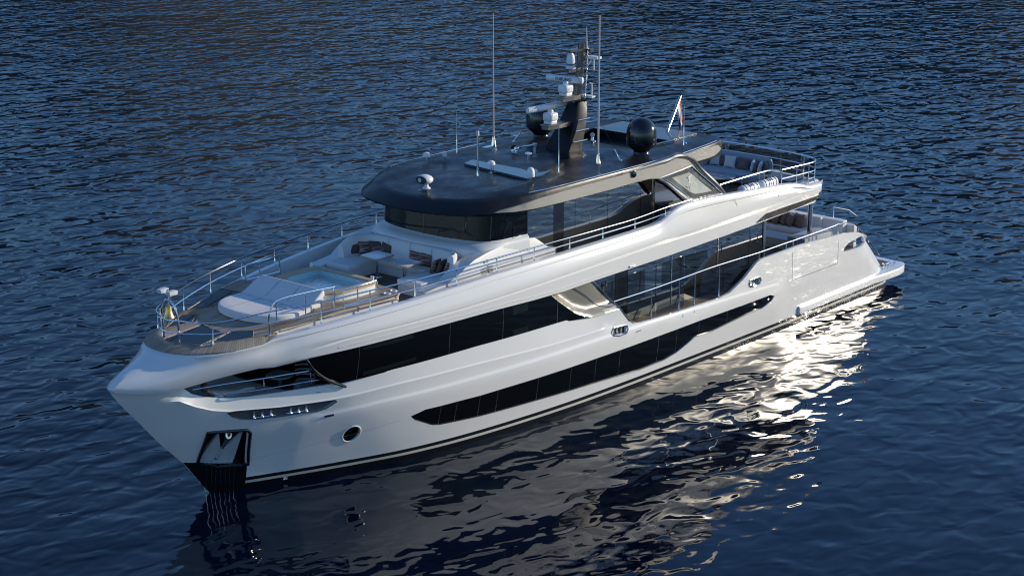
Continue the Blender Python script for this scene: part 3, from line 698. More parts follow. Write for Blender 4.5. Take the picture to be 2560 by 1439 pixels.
bm.faces.new(B); link('tub_lining', bm, MARBLE, tub, smooth=0, recalc=False)
tw = bpy.data.materials.new('tub_water'); tw.use_nodes = True; n_ = tw.node_tree; n_.nodes.clear()
o_ = n_.nodes.new('ShaderNodeOutputMaterial'); t_ = n_.nodes.new('ShaderNodeBsdfTransparent'); g_ = n_.nodes.new('ShaderNodeBsdfGlossy'); mx_ = n_.nodes.new('ShaderNodeMixShader'); f_ = n_.nodes.new('ShaderNodeFresnel'); f_.inputs[0].default_value = 1.33
t_.inputs[0].default_value = (.42, .62, .66, 1); g_.inputs['Roughness'].default_value = .02
no_ = n_.nodes.new('ShaderNodeTexNoise'); no_.inputs['Scale'].default_value = 9; bu_ = n_.nodes.new('ShaderNodeBump'); bu_.inputs['Distance'].default_value = .02; tc_ = n_.nodes.new('ShaderNodeTexCoord')
n_.links.new(tc_.outputs['Object'], no_.inputs['Vector']); n_.links.new(no_.outputs['Fac'], bu_.inputs['Height']); n_.links.new(bu_.outputs[0], g_.inputs['Normal'])
n_.links.new(f_.outputs[0], mx_.inputs[0]); n_.links.new(t_.outputs[0], mx_.inputs[1]); n_.links.new(g_.outputs[0], mx_.inputs[2]); n_.links.new(mx_.outputs[0], o_.inputs[0])
bm = NB(); bm.faces.new([bm.verts.new((x, y, 5.30)) for x, y in tub_i]); link('tub_water', bm, tw, tub, smooth=0, recalc=False)
bm = NB(); box(bm, 27.69, 27.71, .55, .72, 5.38, 5.42); link('tub_skimmer', bm, WPLAST, tub, smooth=0)
# ================================================================ lounge seating around the coach front
def U(x0, xa, ya, yb): return [(x0, -yb), (x0, yb), (xa, yb), (xa, ya), (x0+.62, ya), (x0+.62, -ya), (xa, -ya), (xa, -yb)]
so = link('lounge_sofa', (lambda b: (prism(b, U(24.52, 26.42, 1.08, 2.12), 4.84, 5.12), b)[1])(NB()), WHITE2, Y, smooth=0)
bm = NB(); box(bm, 24.6, 25.18, -1.05, 1.05, 5.10, 5.30, .05); box(bm, 24.6, 26.46, -2.1, -1.07, 5.10, 5.30, .05); box(bm, 24.6, 26.46, 1.07, 2.1, 5.10, 5.30, .05)
link('seat_cushion', bm, FAB, so, smooth=40)
bm = NB()
path = smooth_path([(25.95, -2.16), (25.3, -2.14), (24.85, -1.98), (24.62, -1.6), (24.58, -.8), (24.58, .8), (24.62, 1.6), (24.85, 1.98), (25.3, 2.14), (25.95, 2.16)] and [Vector((x, y, 0)) for x, y in [(25.75, -2.16), (25.3, -2.14), (24.85, -1.98), (24.62, -1.6), (24.58, -.8), (24.58, .8), (24.60, 1.5), (24.70, 1.86), (24.90, 2.02), (25.05, 2.06)]], 4)
rg = []
for i, p in enumerate(path):
    a = path[max(i-1, 0)]; b = path[min(i+1, len(path)-1)]; d = (b-a).normalized(); nn = Vector((-d.y, d.x, 0))*-1
    h = 5.93-.28*sstep(25.2, 25.95, p.x); w = .11
    rg.append([p-nn*w+Vector((0, 0, 5.25)), p-nn*w*.9+Vector((0, 0, h-.05)), p-nn*w*.4+Vector((0, 0, h)), p+nn*w*.5+Vector((0, 0, h-.01)), p+nn*w*1.1+Vector((0, 0, h-.08)), p+nn*w*1.6+Vector((0, 0, 5.25))])
rings_loft(bm, rg, True, True); link('backrest', bm, FAB, so, smooth=45)
bm = NB()
for y in (-.95, 0, .95): tube(bm, [(24.60+.12, y, 5.92), (24.72+.03, y, 5.8), (24.78, y, 5.3)], .008, 4)
link('backrest_seam', bm, SEAM, so)
for i, (x, y) in enumerate(((25.68, .66), (25.62, -.62))):
    t = thing('cocktail_table', ['square oak edged table half in sunlight by the hot tub, nearer the port rail', 'square oak edged table fully in shade, farther from the port rail'][i], 'table', 'pedestal tables in the foredeck lounge')
    zt = 5.60
    P = [(x-.42, y-.42), (x+.42, y-.42), (x+.42, y+.42), (x-.42, y+.42)]; P = chaikin(chaikin(P, 1), 1)
    P = [(x+.42*math.copysign(abs(math.cos(a))**.25, math.cos(a)), y+.42*math.copysign(abs(math.sin(a))**.25, math.sin(a))) for a in [k*math.pi/16 for k in range(32)]]
    bm = NB(); prism(bm, P, zt-.04, zt); link('table_edge', bm, OAK, t, smooth=0)
    bm = NB(); prism(bm, offset_poly(P, -.035), zt-.01, zt+.006); link('tabletop', bm, TABLET, t, smooth=0)
    bm = NB(); lathe(bm, [(0, 4.855), (.17, 4.855), (.17, 4.87), (.06, 4.88), (.06, zt-.05), (.10, zt-.04)], (x, y, 0), 20); link('pedestal', bm, STEEL, t)
# pillows on the lounge sofa
z_ = 5.30
def pg(k): return 'brown and striped pillows on the foredeck sofa'
pillow('plain brown pillow, farthest to the starboard end of the foredeck sofa', (25.25, -1.98, z_), 75, 14, BROWN, .48, .46, group=pg(0))
pillow('striped pillow upright between two plain brown pillows in the shaded sofa corner', (25.02, -1.72, z_), 60, 16, STRIPE, .46, .44, group=pg(0))
pillow('plain brown pillow tucked in the sofa corner behind a leaning striped one', (24.86, -1.42, z_), 40, 14, BROWN, .48, .47, group=pg(0))
pillow('dark brown pillow leaning sideways against the shaded sofa backrest', (24.82, -1.08, z_), 10, 16, BROWN, .46, .46, 8, group=pg(0))
pillow('striped pillow lying tilted in front of the brown pillows in the sofa corner', (25.02, -1.12, z_+.02), 25, 42, STRIPE, .48, .42, -14, group=pg(0))
pillow('larger striped pillow of the pair at the middle of the sofa backrest', (24.86, .28, z_), 0, 20, STRIPE, .58, .42, group=pg(0))
pillow('smaller striped pillow of the pair at the middle of the sofa backrest', (24.84, .74, z_), 4, 18, STRIPE, .46, .42, group=pg(0))
pillow('striped pillow leading the row of three at the port end of the sofa', (25.10, 1.36, z_), -78, 20, STRIPE, .46, .44, group=pg(0))
pillow('plain brown pillow sandwiched between two striped ones at the port sofa end', (25.05, 1.58, z_), -74, 18, BROWN, .46, .44, group=pg(0))
pillow('striped pillow closest to the windshield in the row of three at the port sofa end', (24.98, 1.80, z_), -70, 18, STRIPE, .46, .44, group=pg(0))
# sun pad in front of the tub
def pad_z(x): return 5.30+.42*sstep(30.75, 29.75, x)
pads = chaikin([(32.05, -.95), (32.2, 0), (32.05, .95), (31.5, 1.42), (30.6, 1.46), (29.85, 1.40), (29.80, 1.3), (29.80, -1.3), (29.85, -1.4), (30.6, -1.46), (31.5, -1.42)], 2)
bm = NB(); rs = []
for k in range(5):
    a = math.pi/2*k/4; rs.append([(x, y, pad_z(x)-.06+.06*math.sin(a)) for x, y in offset_poly(pads, -.06*(1-math.cos(a)))])
rings_loft(bm, [[(x, y, fz(x)+.02 if x > 30.4 else pad_z(x)-.17) for x, y in pads]]+rs)
skin(bm, rs[-1] and [(p[0], p[1]) for p in rs[-1]], lambda x, y: Vector((x, y, pad_z(x))), grid=.25)
bmesh.ops.remove_doubles(bm, verts=bm.verts, dist=.002)
sp = thing('sun_pad', 'large white sun pad with raised headrest on the teak foredeck', 'sun pad')
link('mattress', bm, FAB, sp, smooth=50)
bm = NB()
for pts in ([(32.1, -.5), (31, -.48), (30.2, -.46), (29.82, -.45)], [(32.1, .5), (31, .48), (30.2, .46), (29.82, .45)], [(30.72, -1.44), (30.72, 0), (30.72, 1.44)]):
    tube(bm, [(x, y, pad_z(x)+.001) for x, y in dens(pts, .15, False)], .008, 4)
link('mattress_seam', bm, SEAM, sp)
bm = NB(); box(bm, 29.82, 30.2, -1.3, 1.3, 5.2, 5.50); link('headrest_base', bm, WHITE2, sp)
for i, (p, lab) in enumerate((((27.78, -1.36), 'white cup standing on the far starboard edge of the hot tub'), ((27.68, 1.23), 'white cup standing on the near aft corner of the hot tub'))):
    bm = NB(); lathe(bm, [(0, 0), (.042, 0), (.058, .14), (.052, .14), (.040, .02), (0, .02)], (*p, 5.522), 16); tag(link('cup', bm, WPLAST, None), lab, 'cup', 'white cups on the hot tub rim')
# ================================================================ coach front and windows of the wheelhouse
wb = [(22.63, 2.52), (23.23, 2.44), (23.72, 2.14), (23.98, 1.50), (24.10, .75), (24.13, 0)]
wb = [(22.0, 2.60)]+wb; full = wb+[(x, -y) for x, y in reversed(wb[:-1])]; full = [tuple(p)[:2] for p in smooth_path([(x, y, 0) for x, y in full], 4)]
def shell(name, rings, m, smooth=35, parent=Y):
    bm = NB(); rs = [[bm.verts.new(p) for p in r] for r in rings]
    for A, B in zip(rs, rs[1:]):
        for j in range(len(A)-1): bm.faces.new((A[j], A[j+1], B[j+1], B[j]))
    return link(name, bm, m, parent, smooth=smooth)
def grow(P, dx, dy): return [(x+dx*max(0, min(1, (x-21.9)/1.5)), y+dy*max(-1, min(1, y/2.0))) for x, y in P]
shell('coach_front', [[(x, y, 6.14) for x, y in full], [(x, y, 6.10) for x, y in grow(full, .05, .03)], [(x, y, 6.07) for x, y in grow(full, .22, .08)], [(x, y, 5.97) for x, y in grow(full, .42, .10)], [(x, y, 5.90) for x, y in grow(full, .46, .12)], [(x, y, 4.85) for x, y in grow(full, .46, .14)]], WHITE2, 50)
# side wedges of the coach: lower side and shoulder
top = [(27.63, 5.24), (27.46, 5.44), (26.73, 5.37), (25.98, 5.41), (25.65, 5.60), (25.17, 5.81), (24.78, 5.91), (23.92, 5.97), (23.00, 6.04), (22.34, 6.16), (21.95, 6.08), (21.69, 5.98), (21.43, 5.79), (21.17, 5.60), (21.01, 5.51), (20.72, 5.47)]
def zq(z): return z
sidep = [(26.75, 4.84), (26.75, 5.18), (26.2, 5.26), (25.75, 5.30), (25.45, 5.45), (25.0, 5.68), (24.6, 5.80), (24.0, 5.90), (23.4, 5.97)]+[p for p in top if p[0] < 23.2]+[(top[-1][0], 4.84)]
for s in (1, -1):
    bm = NB()
    f_ = lambda x, z: Vector((x, (2.74-.16*sstep(5.45, 6.1, z)-.16*sstep(24.8, 26.2, x))*s, z))
    skin(bm, sidep, f_, grid=.3, off=(0, -.12*s, 0)); link('coach_side', bm, WHITE2, Y, smooth=30)
    bm = NB()   # shoulder top between sofa and side
    T = [(26.75, 5.18), (26.2, 5.26), (25.75, 5.30), (25.45, 5.45), (25.0, 5.68), (24.6, 5.80), (24.0, 5.90), (23.2, 6.0)]
    a = [bm.verts.new((x, (2.68-.16*sstep(5.45, 6.1, z)-.16*sstep(24.8, 26.2, x))*s, z-.004)) for x, z in T]; b = [bm.verts.new((x, 2.14*s, z-.01)) for x, z in T]; c = [bm.verts.new((x, 2.14*s, 4.9)) for x, z in T]
    for i in range(len(T)-1): bm.faces.new((a[i], a[i+1], b[i+1], b[i])); bm.faces.new((b[i], b[i+1], c[i+1], c[i]))
    bm.faces.new([bm.verts.new((26.755, y*s, z)) for y, z in ((2.14, 4.86), (2.50, 4.86), (2.50, 5.16), (2.14, 5.16))])
    link('coach_shoulder', bm, WHITE2, Y, smooth=30)
    g1 = [(24.36, 5.51), (23.85, 5.52), (23.85, 5.22), (24.36, 5.20)]
    bm = NB()
    for k in range(7):
        t = (k+.5)/7; a = Vector((g1[0][0], 0, g1[0][1])).lerp(Vector((g1[3][0], 0, g1[3][1])), t); c = Vector((g1[1][0], 0, g1[1][1])).lerp(Vector((g1[2][0], 0, g1[2][1])), t)
        a.y = c.y = 2.755*s; tube(bm, [a, c], .012, 4)
    link('air_grille', bm, SEAM, Y)
    bm = NB(); a = (24.12, 5.69); lathe(bm, [(0, .02), (.05, .02), (.05, 0)], (a[0], 2.74*s, a[1]), 14, axis=(0, s, 0)); link('shore_socket', bm, STEELD, Y)
# glazing: ring of panes
def wall(name, P, z0, z1, m, sh=0, n_=1, shy=.0):
    bm = NB(); r0 = [bm.verts.new((x, y, z0)) for x, y in P]; r1 = [bm.verts.new((x-sh*max(0, min(1, (x-21.5)/2)), y-shy*math.copysign(1, y), z1)) for x, y in P]
    for j in range(len(P)-1): bm.faces.new((r0[j], r0[j+1], r1[j+1], r1[j]))
    return link(name, bm, m, Y, smooth=60)
fr = full
def seg(a, b):  # part of the front ring by index fraction
    i0 = int(a*(len(fr)-1)); i1 = int(b*(len(fr)-1)); return fr[i0:i1+1]
WIN = [(0, .10), (.10, .22), (.22, .5), (.5, .78), (.78, .90), (.90, 1)]
for a, b in WIN: wall('windshield_pane', seg(a, b), 6.08, 7.25, GLASS, .12)
for a, b in WIN[1:]:
    p = fr[int(a*(len(fr)-1))]; bm = NB(); tube(bm, [(p[0], p[1], 6.1), (p[0]-.12*max(0, min(1, (p[0]-21.5)/2)), p[1], 7.2)], .02, 6); link('windshield_mullion', bm, GLOSSB, Y)
for s in (1, -1):
    for x0, x1, m, nm in ((22.0, 20.72, MIRRG, 'saloon_window'), (20.72, 20.2, GLOSSB, 'window_pillar'), (20.19, 19.62, MIRRG, 'saloon_window'), (19.6, 17.9, MIRRG, 'saloon_window'), (17.88, 16.1, MIRRG, 'saloon_window'), (16.08, 15.45, MIRRG, 'saloon_window')):
        wall(nm, [(x0, (2.60+.02*(22-x0)*.3)*s), (x1, (2.60+.02*(22-x1)*.3)*s)], 4.86, 7.25, m)
wall('saloon_bulkhead', [(15.45, 2.63), (15.45, -2.63)], 4.86, 7.25, GLASS)
for s in (1, -1):
    bm = NB(); tube(bm, [(15.40, 2.66*s, 4.86), (15.40, 2.66*s, 7.2)], .05, 10); link('corner_post', bm, mat('bronze_chrome', (.50, .42, .30), .12, metal=1), Y)
bm = NB(); box(bm, 22.6, 23.2, -.9, -.5, 5.9, 6.6); link('helm_console', bm, INTER, Y)

# ================================================================ main-deck glazing flush with the hull
rear = [(20.06, 4.37), (21.98, 4.30)]
band = [(30.05, 2.99), (29.56, 3.01), (28.28, 3.15), (26.25, 3.19), (23.99, 3.22), (21.51, 3.19), (20.06, 3.12)]
bandt = [(20.41, 3.23), (20.81, 3.43), (21.17, 3.68), (21.98, 4.27), (22.07, 4.35), (24.16, 4.39), (26.42, 4.40), (28.47, 4.37), (29.81, 4.34), (31.52, 4.24)]
front_curve = [(31.38, 4.07), (31.16, 3.77), (30.83, 3.46), (30.52, 3.26)]
wb_ = band+[(18.52, 3.08)]+bandt+front_curve
wb_ = [(x, max(z, zq(z))) for x, z in wb_]
zt_glass = lambda x: zb_(x)+.10
band_poly = [(30.34, 3.14), (28.48, 3.22), (25.3, 3.27), (21.7, 3.24), (18.30, 3.19)]+[(20.04, 3.13), (20.41, 3.23), (20.80, 3.41), (21.17, 3.67), (21.58, 3.96), (21.98, 4.26)]+[(x, zt_glass(x)) for x in (22.4, 24, 26, 28, 30, 31.2)]+[(31.46, 4.18), (31.35, 4.00), (31.16, 3.76), (30.83, 3.46), (30.51, 3.24)]
band_poly = [p for i, p in enumerate(band_poly) if i != 4]
for s in (1, -1): hull_panel(band_poly, 'window_mullions', MULL, -.016, s, thick=.02, fy=glass_y)
panes(band_poly, [(29.77, 3.69)[0], (26.40, 3.76)[0], (24.15, 3.80)[0], (21.62, 3.65)[0]], 'main_deck_window', GLASS, -.01, grid=.3, fy=glass_y)
for s in (1, -1):
    # curved black frame at the forward edge of the glazing
    bm = NB(); tube(bm, [Vector((x, (glass_y(x, z)+.01)*s, z)) for x, z in smooth_path([(a[0], a[1], 0) for a in ((31.55, 4.24), (31.42, 4.04), (31.22, 3.77), (30.89, 3.47), (30.54, 3.23), (30.10, 3.00))], 3) and [(p.x, p.y) for p in smooth_path([(a[0], a[1], 0) for a in ((31.55, 4.24), (31.42, 4.04), (31.22, 3.77), (30.89, 3.47), (30.54, 3.23), (30.10, 3.00))], 3)]], .045, 8); link('window_frame', bm, GLOSSB, Y)
    for P in ([(29.66, 4.23), (27.86, 4.27), (27.86, 4.11), (29.66, 4.10)], [(23.75, 4.27), (23.05, 4.26), (23.05, 3.98), (23.75, 3.99)], [(23.72, 3.48), (23.03, 3.47), (22.89, 3.14), (23.59, 3.15)], [(29.58, 3.38), (27.69, 3.47), (27.68, 3.35), (29.56, 3.26)]): hull_panel(P, 'painted_glass_reflection', mat('painted_reflection', (.010, .016, .014), .05), -.006, s, thick=.003, fy=glass_y)  # thin green-grey patches laid on the opaque glass to imitate reflections
    # scooped bronze-grey panel aft of the flush glazing
    pan = [(21.98, 4.27), (20.04, 4.39), (19.99, 4.36), (18.50, 3.07), (20.04, 3.13), (20.41, 3.23), (20.80, 3.41), (21.17, 3.67), (21.58, 3.96)]
    def scoop(x, z):
        # depth grows away from the lower forward curve
        L = [(21.98, 4.27), (21.58, 3.96), (21.17, 3.67), (20.80, 3.41), (20.35, 3.22), (20.04, 3.13), (18.52, 3.07)]
        d = 9
        for a, b in zip(L, L[1:]):
            ax, az = a; bx, bz = b; t = max(0, min(1, ((x-ax)*(bx-ax)+(z-az)*(bz-az))/((bx-ax)**2+(bz-az)**2)))
            d = min(d, math.hypot(x-ax-(bx-ax)*t, z-az-(bz-az)*t))
        return Vector((x, (glass_y(x, z)+.0-.28*sstep(0, .30, d))*s, z))
    bm = NB(); skin(bm, pan, scoop, grid=.10); link('scooped_side_panel', bm, BRONZE, Y, smooth=60)
    bm = NB(); tube(bm, [Vector((x, (hull_y(x, z)+.0)*s, z)) for x, z in ((20.06, 4.38), (19.65, 4.04), (19.07, 3.53), (18.52, 3.06), (18.35, 2.87), (18.08, 2.58), (17.79, 2.43))], .022, 6); link('panel_trim', bm, STEEL, Y)
# guard rail inside the bow terrace opening
tr = [(34.53, 0.79, 3.66), (33.68, 1.18, 3.70), (32.58, 1.64, 3.70), (31.88, 1.91, 3.71), (31.21, 2.17, 3.71), (31.05, 2.22, 3.72)]; md = [(33.95, 0.72, 3.24), (33.32, 1.26, 3.35), (32.52, 1.60, 3.35), (31.17, 2.13, 3.37), (30.68, 2.31, 3.36)]
for s in (1, -1):
    bm = NB(); tube(bm, smooth_path([(x, y*s, z) for x, y, z in tr], 3), .026, 8); o = link('guard_rail', bm, STEEL, Y)
    bm = NB(); tube(bm, smooth_path([(x, y*s, z) for x, y, z in md], 3), .018, 6); link('mid_rail', bm, STEEL, o)
    for a, b in (((32.58, 1.64, 3.70), (32.30, 1.32, 2.97)), ((31.21, 2.17, 3.71), (30.94, 1.87, 2.91))):
        bm = NB(); tube(bm, [(b[0], b[1]*s, b[2]), (b[0], b[1]*s, b[2]+.05), (b[0], b[1]*s, b[2]+.15), (a[0], a[1]*s, a[2])], .02, 8, radii=[.045, .03, .02, .02]); link('stanchion', bm, STEEL, o)
# superstructure wall behind the side walkway
for s in (1, -1):
    for x0, x1, m, nm in ((20.5, 19.0, GLASS, 'side_window'), (18.98, 17.6, MIRRG, 'side_window'), (17.58, 16.9, GLOSSB, 'side_panel'), (16.88, 14.4, MIRRG, 'side_window'), (14.38, 11.6, MIRRG, 'side_window'), (11.58, 9.6, MIRRG, 'side_window'), (9.58, 8.75, MIRRG, 'side_window')):
        bm = NB(); r = [bm.verts.new(p) for p in ((x0, 2.75*s, 2.09), (x1, 2.75*s, 2.09), (x1, 2.75*s, 4.6), (x0, 2.75*s, 4.6))]; bm.faces.new(r); link(nm, bm, m, Y, smooth=0)
    for x in (18.99, 14.39, 11.59):
        bm = NB(); box(bm, x-.02, x+.02, 2.75*s-.02, 2.75*s+.02, 2.09, 4.6); link('window_mullion', bm, STEELD, Y, smooth=0)
    bm = NB(); box(bm, 20.5, 20.6, 2.7*s if s > 0 else -3.2, 3.2 if s > 0 else 2.7*s, 2.08, 4.6); link('walkway_bulkhead', bm, DARKP, Y, smooth=0)
    bm = NB(); tube(bm, [(8.6, 2.72*s, 2.1), (8.6, 2.72*s, 4.55)], .07, 10); link('door_post', bm, STEELD, Y)
    # door handles seen through the walkway opening
    bm = NB(); tube(bm, [(18.2, 2.80*s, 3.25), (18.2, 2.86*s, 3.28), (18.2, 2.86*s, 3.75), (18.2, 2.80*s, 3.78)], .025, 6); tube(bm, [(18.35, 2.80*s, 3.15), (18.35, 2.86*s, 3.18), (18.35, 2.86*s, 3.65), (18.35, 2.80*s, 3.68)], .025, 6); link('door_handle', bm, STEEL, Y)
bm = NB(); r = [bm.verts.new(p) for p in ((8.72, 2.75, 2.09), (8.72, -2.75, 2.09), (8.72, -2.75, 4.6), (8.72, 2.75, 4.6))]; bm.faces.new(r); link('aft_saloon_door', bm, GLASS, Y, smooth=0)
bm = NB(); prism(bm, [(19.6, -3.3), (19.6, 3.3), (24.0, 3.2), (26, 2.9), (28.4, 2.3), (28.4, -2.3), (26, -2.9), (24.0, -3.2)], 2.1, 4.5); link('cabin_core', bm, INTER, Y, smooth=0)
bm = NB(); prism(bm, deck_out(6.6, 19.5, 4.3, .35), 4.52, 4.58); link('walkway_ceiling', bm, mat('pale_ceiling', (.5, .49, .46), .5), Y, smooth=0)
# bow terrace: curved screen, ceiling, day bed, stools
fr2 = smooth_path([(28.6, 2.55, 0), (29.3, 2.2, 0), (29.7, 1.3, 0), (29.8, 0, 0), (29.7, -1.3, 0), (29.3, -2.2, 0), (28.6, -2.55, 0)], 4)
bm = NB(); r0 = [bm.verts.new((p.x, p.y, 2.5)) for p in fr2]; r1 = [bm.verts.new((p.x+.35, p.y, 4.55)) for p in fr2]
for i in range(len(r0)-1): bm.faces.new((r0[i], r0[i+1], r1[i+1], r1[i]))
link('terrace_screen', bm, GLASS, Y)
bm = NB(); prism(bm, deck_out(28, 34.6, 4.0, .35), 4.42, 4.46); link('terrace_ceiling', bm, mat('pale_ceiling', (.5, .49, .46), .5), Y, smooth=0)
bm = NB(); prism(bm, deck_out(31.2, 33.7, 2.2, .55), 2.48, 2.76); link('terrace_plinth', bm, WHITE2, Y, smooth=0)
db = thing('day_bed', 'beige padded day bed inside the covered bow terrace opening', 'day bed')
bm = NB(); slab(bm, chaikin([(31.7, 1.2), (31.5, 1.75), (32.6, 1.45), (33.6, .95), (33.9, .4), (33.9, -.4), (33.6, -.95), (32.6, -1.45), (31.5, -1.75), (31.7, -1.2)], 1), 2.76, 3.07, .06); link('mattress', bm, mat('beige_upholstery', (.62, .58, .53), .9, bump=(60, .2, .004)), db, smooth=50)
for i, (x, y, lab) in enumerate(((31.15, .75, 'round pale table inside the bow terrace, the one closer to the day bed'), (30.75, 1.75, 'round pale stool inside the bow terrace beneath the tub chair'))):
    t = thing('side_table' if i == 0 else 'stool', lab, 'table' if i == 0 else 'stool'); zt = 3.28 if i == 0 else 2.98
    bm = NB(); lathe(bm, [(0, zt-.06), (.38, zt-.06), (.42, zt-.03), (.40, zt), (0, zt)], (x, y, 0), 28); link('tabletop' if i == 0 else 'seat', bm, mat('grey_table', (.34, .34, .35), .4), t)
    bm = NB(); lathe(bm, [(0, 2.51), (.2, 2.51), (.05, 2.55), (.05, zt-.05)], (x, y, 0), 16); link('pedestal', bm, STEELD, t)
t = thing('tub_chair', 'pale woven tub chair at the back of the bow terrace', 'chair')
bm = NB(); lathe(bm, [(0, 2.8), (.30, 2.8), (.33, 2.95), (.30, 3.0), (0, 3.0)], (30.6, 1.2, 0), 24); link('seat', bm, FABG, t)
bm = NB()
for z, r in ((3.0, .33), (3.15, .35), (3.3, .36), (3.45, .36), (3.6, .34)): tube(bm, [(30.6-r*math.cos(a)*.9, 1.2+r*math.sin(a), z) for a in [(-1.6+3.2*k/14) for k in range(15)]], .028, 6)
link('backrest', bm, FABG, t)
bm = NB()
for a in (.7, 2.3, 3.9, 5.5): tube(bm, [(30.6+.2*math.cos(a), 1.2+.2*math.sin(a), 2.82), (30.6+.28*math.cos(a), 1.2+.28*math.sin(a), 2.5)], .018, 6)
link('leg_frame', bm, STEELD, t)
def rail(name, base, topp, mids=(.5,), r=.024, mir=True, ends=(None, None), parent=Y, post_r=.018, close=None, flare=True):
    """guard rail: top tube, mid tubes and one stanchion per base point"""
    for s in ((1, -1) if mir else (1,)):
        g_ = lambda p: Vector((p[0], p[1]*s, p[2]))
        T = [g_(p) for p in topp]; B = [g_(p) for p in base]
        bm = NB(); ex0 = [g_(p) for p in ends[0]] if ends[0] else []; ex1 = [g_(p) for p in ends[1]] if ends[1] else []
        tube(bm, smooth_path(ex0+T+ex1, 4), r, 8); o = link(name, bm, STEEL, parent)
        for m in mids:
            bm = NB(); tube(bm, smooth_path([b.lerp(t, m) for b, t in zip(B, T)], 3), r*.7, 6); link('mid_rail', bm, STEEL, o)
        for b, t in zip(B, T):
            bm = NB(); tube(bm, [b, b+(t-b)*.04, b+(t-b)*.18, b+(t-b)*.24, t], post_r, 8, radii=[.045, .030, .028, post_r, post_r] if flare else None); link('stanchion', bm, STEEL, o)
# upper deck guard rail, from the bow aft
ub = [(34.05,1.22,4.98), (32.51, 1.89, 5.05), (30.99, 2.44, 5.17), (29.38, 2.83, 5.27), (27.75, 3.10, 5.37), (26.11, 3.29, 5.43), (24.43, 3.43, 5.51), (22.74, 3.51, 5.57), (21.03, 3.56, 5.60), (19.33, 3.57, 5.62), (17.62, 3.58, 5.63), (15.93, 3.58, 5.65), (14.47, 3.58, 5.86)]
ut = [(34.08,1.22,5.61), (32.53, 1.89, 5.74), (30.97, 2.45, 5.80), (29.41, 2.83, 5.87), (27.76, 3.10, 5.90), (26.11, 3.29, 5.94), (24.43, 3.43, 5.97), (22.74, 3.51, 5.99), (21.04, 3.56, 5.99), (19.34, 3.57, 5.98), (17.62, 3.58, 5.98), (15.94, 3.58, 6.06), (14.47, 3.58, 6.08)]
ut = [(b[0], b[1], t[2]) for b, t in zip(ub, ut)]
rail('guard_rail', ub, ut, ends=([(34.62, .36, 5.66)], None))
bm = NB(); tube(bm, smooth_path([(34.62, .36, 5.66), (34.68, .2, 5.64), (34.70, 0, 5.63), (34.68, -.2, 5.64), (34.62, -.36, 5.66)], 3), .022, 8); tube(bm, smooth_path([(34.05, 1.22, 5.29), (34.55, .55, 5.28), (34.70, 0, 5.27), (34.55, -.55, 5.28), (34.05, -1.22, 5.29)], 4), .017, 6); link('pulpit_rail', bm, STEEL, Y)
# bell hoop and bow light
ho = thing('x', 'x', 'x') if 0 else None
bm = NB(); tube(bm, smooth_path([(34.55, -.34, 4.97), (34.57, -.34, 5.6), (34.60, -.30, 5.95), (34.62, -.16, 6.14), (34.62, 0, 6.19), (34.62, .16, 6.14), (34.60, .30, 5.95), (34.57, .34, 5.6), (34.55, .34, 4.97)], 5), .035, 10); hoop = link('bell_hoop', bm, STEEL, Y)
bm = NB(); lathe(bm, [(0, .36), (.05, .36), (.09, .33), (.10, .2), (.13, .08), (.175, .0), (.165, -.01), (.12, .06), (.08, .2), (0, .25)], (34.62, 0, 5.68), 28); tube(bm, [(34.62, 0, 5.6), (34.62, 0, 5.95)], .02, 6); link('ship_bell', bm, BRASS, hoop)
bm = NB(); tube(bm, [(34.62, 0, 6.03), (34.62, 0, 6.5)], .03, 8); box(bm, 34.58, 34.66, -.2, .2, 6.36, 6.38); link('light_bracket', bm, STEEL, hoop)
for y in (-.2, .2):
    bm = NB(); box(bm, 34.48, 34.78, y-.09, y+.09, 6.38, 6.50, .015); link('bow_light', bm, LGREY, hoop)
bm = NB(); tube(bm, smooth_path([(34.60, -.38, 5.85), (34.5, -.52, 5.6), (34.55, -.40, 5.35), (34.5, -.52, 5.05), (34.5, -.4, 4.95)], 5), .03, 6); link('hose_loop', bm, WPLAST, hoop)
# inner loops along the ledge
def loop(pts, legs, name='ledge_rail'):
    for s in (1, -1):
        bm = NB(); tube(bm, smooth_path([(x, y*s, z) for x, y, z in pts], 3), .022, 8)
        for a, b in legs: tube(bm, [(a[0], a[1]*s, a[2]), (b[0], b[1]*s, b[2])], .019, 8)
        link(name, bm, STEEL, Y)
yl = 2.02
loop1 = lambda *a: None
def loop(pts, legs, name='ledge_rail'):
    bm = NB(); tube(bm, smooth_path(pts, 3), .022, 8)
    for a, b in legs: tube(bm, [a, b], .019, 8)
    link(name, bm, STEEL, Y)
loop([(32.52, 1.90, 5.06), (32.53, 1.90, 5.55), (32.51, 1.92, 5.73), (32.28, 1.95, 6.02), (31.55, 2.00, 6.06), (30.11, 2.00, 5.98), (30.05, 2.00, 5.93), (30.04, 2.00, 5.32)], [((32.28, 1.95, 6.02), (32.29, 1.95, 5.32)), ((31.19, 2.00, 6.00), (31.20, 2.00, 5.31))])
if 1:
    P2 = [(29.82, 2.16, 5.26), (29.83, 2.16, 5.82), (29.73, 2.16, 5.85), (28.45, 2.16, 5.86), (28.40, 2.16, 5.81), (28.38, 2.16, 5.03)]
    for s in (1, -1):
        bm = NB(); tube(bm, [(x, y*s, z) for x, y, z in P2], .022, 8); a, b = (29.24, 2.16, 5.86), (29.21, 2.16, 5.07); tube(bm, [(a[0], a[1]*s, a[2]), (b[0], b[1]*s, b[2])], .019, 8)
        a, b = (29.83, 2.16, 5.37), (28.39, 2.16, 5.35); tube(bm, [(a[0], a[1]*s, a[2]), (b[0], b[1]*s, b[2])], .015, 6); link('ledge_rail', bm, STEEL, Y)
